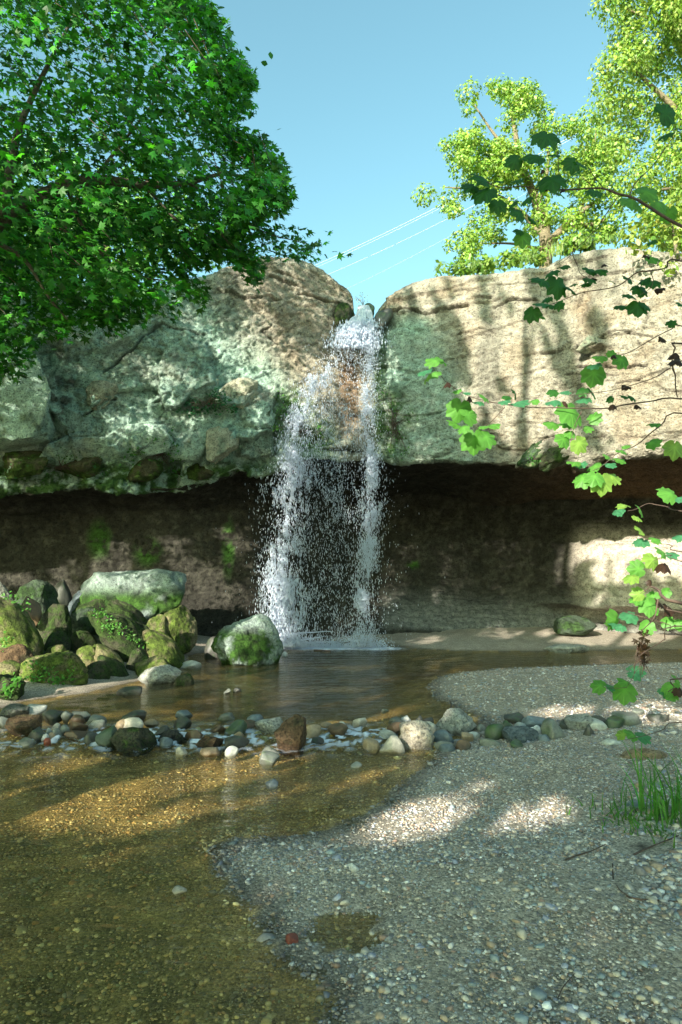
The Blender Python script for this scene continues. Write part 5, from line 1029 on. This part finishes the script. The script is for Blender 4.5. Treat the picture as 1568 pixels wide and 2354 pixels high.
LF = [(1254, 319, 51, 205, 'd'), (1181, 373, 34, 250, 'd'), (1229, 366, 45, 260, 'd'), (1273, 358, 26, 270, 'd'), (1314, 377, 34, 240, 'd'), (1336, 370, 30, 60, 'd'), (1269, 417, 54, 180, 'd'), (1285, 451, 24, 180, 'g'), (1113, 407, 45, 330, 'd'), (1082, 438, 38, 220, 'd'), (1116, 451, 48, 200, 'd'), (1144, 417, 26, 50, 'd'), (1145, 472, 32, 180, 'd'),
      (1191, 411, 26, 300, 'd'), (1174, 468, 24, 320, 'd'), (1188, 494, 34, 250, 'd'), (1212, 463, 24, 190, 'd'), (1227, 504, 27, 110, 'd'), (1193, 533, 22, 270, 'd'), (1201, 550, 32, 180, 'g'), (1365, 445, 30, 200, 'd'), (1451, 468, 46, 200, 'g'), (1487, 441, 44, 60, 'g'), (1530, 261, 48, 60, 'd'), (1531, 307, 30, 270, 'd'), (1560, 295, 28, 50, 'd'), (1518, 468, 34, 120, 'g'),
      (1541, 489, 32, 180, 'g'), (1499, 594, 30, 110, 'g'), (1497, 555, 20, 250, 'd'), (1327, 394, 20, 270, 't'), (1296, 612, 24, 60, 'd'), (1270, 629, 26, 200, 'd'), (1241, 650, 38, 240, 'd'), (1278, 659, 46, 190, 'd'), (1307, 670, 26, 200, 'd'), (1357, 615, 30, 50, 'd'), (1381, 623, 26, 90, 'd'), (1355, 644, 26, 130, 'd'), (1351, 657, 24, 200, 'd'), (1222, 720, 32, 210, 'd'),
      (1241, 730, 18, 190, 'g'), (1261, 704, 30, 240, 'd'), (1243, 701, 30, 260, 't'), (1285, 700, 22, 250, 'd'), (1256, 684, 22, 270, 'd'), (1471, 668, 32, 190, 'd'), (1480, 642, 26, 270, 'd'), (1500, 653, 28, 190, 'd'), (1447, 682, 26, 210, 'd'), (1430, 710, 28, 220, 'd'), (1466, 708, 38, 190, 'd'), (1484, 702, 26, 140, 'd'), (1564, 706, 26, 200, 'd'), (1542, 743, 20, 50, 'd'),
      (1441, 645, 24, 250, 'd'), (1320, 656, 14, 200, 'd'), (1405, 650, 14, 200, 'd'), (1380, 821, 28, 280, 'g'), (1427, 830, 31, 200, 'g'), (1364, 862, 42, 195, 'g'), (1406, 814, 18, 20, 'g'), (1369, 843, 28, 230, 't'), (1001, 822, 34, 330, 'g'), (1013, 830, 26, 150, 'g'), (977, 853, 30, 270, 't'), (981, 869, 22, 220, 'y'), (1001, 861, 22, 110, 'g'), (1057, 939, 46, 200, 'g'),
      (1081, 953, 36, 60, 'g'), (1045, 979, 30, 270, 'g'), (1065, 985, 24, 230, 'g'), (1091, 1013, 48, 180, 'g'), (1121, 1007, 36, 110, 'g'), (1113, 983, 22, 250, 'g'), (1135, 979, 24, 90, 'g'), (1113, 907, 26, 70, 'g'), (1051, 897, 18, 270, 'g'), (1071, 905, 16, 120, 't'), (1099, 927, 22, 230, 't'), (1161, 925, 24, 240, 't'), (1193, 929, 34, 90, 't'), (1165, 911, 18, 280, 'd'),
      (1187, 905, 20, 60, 'd'), (1229, 923, 18, 60, 'g'), (1269, 923, 30, 250, 't'), (1271, 901, 22, 270, 'd'), (1295, 905, 24, 100, 't'), (1339, 897, 22, 240, 'd'), (1365, 899, 26, 95, 'd'), (1341, 917, 28, 250, 't'), (1309, 951, 54, 180, 'g'), (1267, 975, 30, 270, 'g'), (1365, 965, 28, 80, 'g'), (1297, 981, 24, 200, 'g'), (1293, 1013, 30, 220, 'g'), (1333, 1021, 34, 130, 'y'),
      (1433, 912, 18, 270, 'd'), (1453, 911, 20, 90, 'd'), (1401, 915, 16, 270, 'd'), (1503, 977, 24, 250, 'g'), (1499, 1023, 30, 100, 'g'), (1549, 1033, 38, 190, 'y'), (1435, 1023, 18, 30, 'g'), (1319, 1063, 26, 270, 'g'), (1365, 1069, 28, 270, 'g'), (1401, 1065, 24, 60, 't'), (1423, 1053, 24, 50, 'g'), (1341, 1105, 34, 205, 'g'), (1365, 1101, 34, 200, 'g'), (1383, 1111, 42, 180, 'y'),
      (1409, 1097, 32, 90, 'y'), (1429, 1033, 20, 20, 'g'), (1337, 1067, 22, 250, 't'), (1352, 985, 20, 100, 'g'), (1310, 998, 20, 200, 'g'), (1395, 1050, 18, 280, 'g'), (1434, 1158, 25, 340, 'y'), (1425, 1171, 20, 280, 't'), (1419, 1180, 18, 250, 't'), (1458, 1192, 20, 180, 'y'), (1476, 1171, 24, 80, 'g'), (1536, 1134, 38, 280, 'g'), (1563, 1146, 22, 100, 't'), (1470, 1225, 25, 280, 'y'),
      (1473, 1242, 28, 270, 't'), (1503, 1243, 22, 110, 'g'), (1562, 1235, 26, 250, 't'), (1498, 1289, 32, 230, 'y'), (1519, 1270, 26, 270, 'g'), (1468, 1308, 32, 280, 'g'), (1450, 1329, 28, 245, 'y'), (1544, 1272, 24, 80, 't'), (1529, 1357, 24, 290, 'g'), (1469, 1365, 26, 280, 'y'), (1463, 1381, 24, 230, 'g'), (1489, 1392, 38, 190, 'g'), (1445, 1415, 34, 270, 't'), (1405, 1424, 36, 270, 'g'),
      (1410, 1438, 24, 250, 't'), (1427, 1444, 20, 200, 't'), (1486, 1437, 28, 250, 'g'), (1500, 1371, 24, 200, 'g'), (1534, 1432, 26, 90, 'g'), (1560, 1437, 20, 90, 'g'), (1460, 1532, 32, 30, 't'), (1458, 1549, 24, 280, 't'), (1435, 1591, 40, 180, 'g'), (1435, 1570, 24, 270, 'g'), (1376, 1576, 28, 280, 'g'), (1401, 1575, 20, 60, 't'), (1539, 1571, 30, 300, 'g'), (1531, 1594, 30, 260, 't'),
      (1560, 1560, 24, 60, 'g'), (1431, 1685, 22, 330, 'y'), (1450, 1691, 26, 270, 'g'), (1478, 1692, 28, 90, 't'), (1545, 1600, 24, 200, 'g'), (1300, 928, 16, 180, 'b'), (1436, 890, 18, 180, 'b'), (1408, 935, 14, 180, 'b'), (1466, 935, 14, 170, 'b'), (1520, 780, 18, 180, 'b'), (1558, 835, 30, 200, 'b'), (1545, 815, 22, 250, 'b'), (1516, 665, 20, 120, 'b'), (1525, 1305, 26, 190, 'b'), (1291, 440, 12, 180, 'b'), (1254, 430, 12, 180, 'b'), (1245, 395, 10, 180, 'b'),
      (1390, 610, 12, 180, 'b'), (1367, 640, 12, 120, 'b'), (1027, 885, 16, 180, 'b'), (1081, 918, 14, 180, 'b'), (1485, 590, 14, 180, 'b'), (1412, 820, 12, 180, 'b'), (1497, 1340, 14, 180, 'b'), (1560, 1590, 18, 180, 'b'), (1510, 1385, 24, 170, 'b'), (1530, 1398, 26, 190, 'b')]
r_s = np.random.default_rng(99)
for k, (a, b, s_, ang, kd) in enumerate(LF):
    Yb = 2.6 if b < 600 else (2.7 if b < 850 else (2.88 if b < 1130 else (2.6 if b < 1640 else 2.9)))
    Yb += r_s.uniform(-.06, .06) - .02
    p = W(a, b, Yb); th = math.radians(ang); tip = np.array([math.sin(th), r_s.normal() * .35, math.cos(th) - .15])
    nn_ = np.array([r_s.normal() * .35, -1.0, .35 + r_s.normal() * .35]) if s_ > 30 else np.array([r_s.normal() * .5, -.7, .8 + r_s.normal() * .3])
    if kd == 't': nn_ = np.array([r_s.normal() * .3, -.55, 1.0])
    sw = s_ * .86 * Yb / F
    p = p - unit(tip) * sw * .35
    place_leaf(SY[kd][k % len(SY[kd])], p, nn_, tip, sw, syc)
# dead leaves caught in the twigs
db = W(1479, 1450, 2.48); root = empty('dead_leaf_clump', db); tag(root, 'dark clump of dead leaves and rootlets hanging in the sapling twigs', 'debris')
r_d = np.random.default_rng(5); n_ = 90; vv_c = []
pts = np.stack([W(1479 + r_d.normal() * (9 - 5 * t), 1450 + 70 * t, 2.48 + r_d.normal() * .02) for t in r_d.uniform(0, 1, n_) ** .8])
vv_, ff_ = scatter(*MAPLE, pts, unit(r_d.normal(size=(n_, 3)) + [0, -.5, 0]), unit(r_d.normal(size=(n_, 3)) * .5 + [0, 0, -1]), r_d.uniform(.010, .022, n_))
mesh_np('dead_leaves', vv_, ff_, M_LEAF, parent=root, col=np.repeat(leaf_cols(n_, (.06, .035, .018), .4), len(MAPLE[0]), 0), smooth=False)['kind'] = 'stuff'
paths = []
for k in range(22):
    a = 1479 + r_d.normal() * 6; b = 1470 + r_d.uniform(0, 30); l = r_d.uniform(20, 60); paths.append((smooth_path([W(a, b, 2.48), W(a + r_d.normal() * 4, b + l / 2, 2.48), W(a + r_d.normal() * 10, b + l, 2.48)], 6), [.0012] * 6))
tvv, tff = tube(paths, 3); mesh_np('rootlets', tvv, tff, M_TWIG, parent=root)

# ------------------------------------------------------------------ twigs on the gravel, mud hollow, power lines
def ground_pt(u, v): 
    p = G(u, v, .05); z = ground_z(np.array([p[0]]), np.array([p[1]]))[0][0]; p = G(u, v, max(z, 0) + .012); return p
for lab, L_, r0 in [('thin grey twig lying on gravel in front of the muddy hollow', [(1285, 1983), (1320, 1968), (1360, 1955), (1392, 1940)], .005), ('curved pale twig on the gravel below the grass', [(1408, 1985), (1410, 2020), (1425, 2045), (1450, 2062)], .004),
                    ('long brown stick lying on the gravel at the right border', [(1440, 2058), (1456, 2064), (1500, 2068), (1575, 2072)], .005), ('thin dark twig on the sand in the near right foreground', [(1284, 2290), (1292, 2272), (1305, 2255), (1322, 2236)], .0025), ('bent stick reaching into the muddy hollow', [(1455, 1965), (1475, 1955), (1510, 1940), (1560, 1920)], .006),
                    ('small forked stick standing at the pool edge behind the round pale stone', [(1036, 1628), (1037, 1618), (1034, 1610)], .012), ('dark stick lying on the far gravel at the right', [(1495, 1620), (1520, 1626), (1568, 1622)], .006), ('short floating stick in the pool before the falls', [(722, 1494), (745, 1495), (760, 1496)], .02)]:
    P = smooth_path([ground_pt(a, b) for a, b in L_], 10); tvv, tff = tube([(P, np.linspace(r0, r0 * .5, 10))], 5); o = mesh_np('twig', tvv, tff, M_TWIG, origin=P[0]); tag(o, lab, 'twig')
M_WIRE, nt, out = new_mat('wire_metal'); b = nt.nodes.new('ShaderNodeBsdfPrincipled'); b.inputs['Base Color'].default_value = (.75, .72, .68, 1); b.inputs['Roughness'].default_value = .4; nt.links.new(b.outputs[0], out.inputs[0])
for lab, (a, b_), (c, d), rr_ in [('upper of the pale power lines rising right to the trees', (690, 598), (985, 452), .011), ('second pale power line just below the upper one', (690, 604), (985, 458), .008), ('lower power line crossing the sky above the notch', (740, 610), (1010, 478), .009), ('faint lowest power line above the notch', (790, 640), (1040, 505), .005)]:
    P0, P1 = W(a, b_, 60), W(c, d, 46); d_ = P1 - P0; P = np.array([P0 + d_ * t + [0, 0, -1.2 * (1 - (2 * ((t + 1.2) / 3.4) - 1) ** 2)] for t in np.linspace(-1.2, 2.2, 24)])
    tvv, tff = tube([(P, rr_)], 4); o = mesh_np('power_line', tvv, tff, M_WIRE, origin=P[0]); tag(o, lab, 'power line', 'power lines in the sky')

# ------------------------------------------------------------------ the wood behind and left of the viewer: its shade falls over the place
LITBALL = [(W(90, 1540, 9.7), .4), (W(250, 1430, 11.8), .35), (W(390, 1400, 14), .3), (W(370, 1480, 12), .3), (W(60, 1430, 10.7), .4), (W(360, 1545, 10.3), .3), (W(220, 1540, 10.3), .25)] + [(W(a_u, a_v, 15), .45) for a_u, a_v in [(780, 790), (750, 840), (720, 900), (700, 970), (680, 1050), (668, 1115), (660, 1180), (645, 1240), (640, 1300), (645, 1370), (650, 1440), (850, 800), (850, 900), (850, 970), (850, 1050), (850, 1130), (845, 1200), (845, 1350)]] + [(W(1010, 850, 2.9), .16), (W(1080, 975, 2.9), .25), (W(1300, 960, 2.9), .22), (W(1370, 1080, 2.9), .25), (W(1470, 1230, 2.7), .3), (W(1470, 1400, 2.6), .25), (W(540, 1450, 12.4), .5), (W(830, 780, 15.2), .5), (W(650, 1380, 15), .4), (W(850, 1200, 15), .35), (W(330, 1325, 14), .3),
           (W(470, 90, 8.3), .7), (W(560, 330, 8.3), .5), (W(350, 160, 7.6), .45), (W(440, 480, 8.0), .45), (W(400, 700, 8), .3), (W(220, 80, 7.6), .4)]
canopy = [((-9.5, -1.0, 0), (-9.2, -.6, 10.5), (4.6, 4.4, 4.4), 'broad maple standing left behind the viewer'), ((-15.5, 3.2, 0), (-14.8, 2.6, 12.0), (4.8, 4.4, 5.2), 'tall maple on the left bank farther off'), ((-5.4, -6.2, 0), (-5.6, -5.8, 6.2), (4.6, 3.6, 3.6), 'low spreading tree right behind the viewer'),
          ((-1.2, -8.2, 0), (-1.8, -8.0, 7.0), (4.4, 3.4, 3.6), 'bushy tree farther behind the viewer'), ((-12.5, -6.5, 0), (-12.2, -6.0, 13.5), (4.6, 4.4, 4.8), 'highest tree of the wood behind on the left'), ((-3.9, -2.6, 0), (-5.2, -2.2, 9.6), (3.4, 3.0, 2.6), 'slender tree close behind the viewer on the left'), ((-10.4, -3.2, 0), (-7.4, -4.4, 14.8), (3.6, 3.6, 3.6), 'very tall slim tree whose crown towers above the viewer'), ((-5.2, .4, 0), (-4.9, .2, 12.8), (3.0, 2.6, 2.6), 'tall tree on the near left bank with a high crown'), ((-9.0, -9.0, 0), (-9.0, -8.8, 8.0), (4.2, 3.4, 3.8), 'dense dark tree at the back of the wood')]
dvec = Vector(SUN_D)
for k, (tb_, cc_, rr_, lab) in enumerate(canopy):
    r_ = np.random.default_rng(2000 + k); n = 16500
    d = unit(r_.normal(size=(n, 3))); P = np.array(cc_) + d * (r_.uniform(0, 1, n) ** .38)[:, None] * np.array(rr_)
    keep = fbm(P * .8, 2, 1300 + k) > -.55; P = P[keep]
    u, v, dd_ = PX(P); P = P[~((dd_ > .1) & (u > -260) & (u < 1800) & (v < 2700) & (v > -300))]
    hitp = np.zeros((len(P), 3)); ok = np.zeros(len(P), bool)
    for i, p in enumerate(P):
        h = bvh.ray_cast(Vector(p), dvec)
        if h[0] is not None: hitp[i] = h[0]; ok[i] = True
    u, v, dd_ = PX(hitp); vis = ok & (dd_ > .2) & (u > -150) & (u < 1720) & (v > 400) & (v < 2500)
    op = np.where(vis, np.maximum(lit(u, v), .12 + .28 * (v < 1075) * (u < 900)), 0); op = np.where(~ok, .9, op)
    topz = ok & (hitp[:, 1] > Yface(hitp[:, 0]) + .4) & (hitp[:, 2] > 6); op = np.where(topz, .9, op)
    for c, rad_ in LITBALL:
        w_ = P - c; t_ = w_ @ SUN_D; dl = np.linalg.norm(w_ - t_[:, None] * SUN_D, axis=1); op = np.where(dl < rad_, np.maximum(op, .97), op)
    P = P[r_.uniform(size=len(P)) > np.clip(op * 1.35, 0, 1)]; m = len(P)  # leaves culled so the drawn patches get sun
    vv_, ff_ = scatter(*SIMPLE, P, rnd_dir(m), rnd_dir(m), r_.uniform(.09, .16, m) * 1.1)
    root = empty('maple_tree' if k < 2 else 'shade_tree', tb_); tag(root, lab, 'tree', 'trees of the wood behind the viewer')
    mesh_np('crown', vv_, ff_, M_LEAF, parent=root, col=np.repeat(leaf_cols(m, (.06, .17, .025), .2, .1, r_), 4, 0), smooth=False)['kind'] = 'stuff'
    tvv, tff = tube([(smooth_path([np.array(tb_) + [0, 0, -.3], (np.array(tb_) * .5 + np.array(cc_) * .5), np.array(cc_) + [0, 0, rr_[2] * .5]], 12), np.linspace(.26, .05, 12))], 8); mesh_np('trunk', tvv, tff, M_BARK, parent=root)
    for q_ in range(3 if k < 2 else 0):
        an = q_ * 1.256 + k; c0 = np.array(cc_) + [0, 0, -rr_[2] * .4]
        tvv, tff = tube([(smooth_path([c0, c0 + [math.cos(an) * rr_[0] * .4, math.sin(an) * rr_[1] * .4, .8], c0 + [math.cos(an) * rr_[0] * .75, math.sin(an) * rr_[1] * .75, 2.0]], 8), np.linspace(.10, .02, 8))], 5); mesh_np('branch', tvv, tff, M_BARK, parent=root)
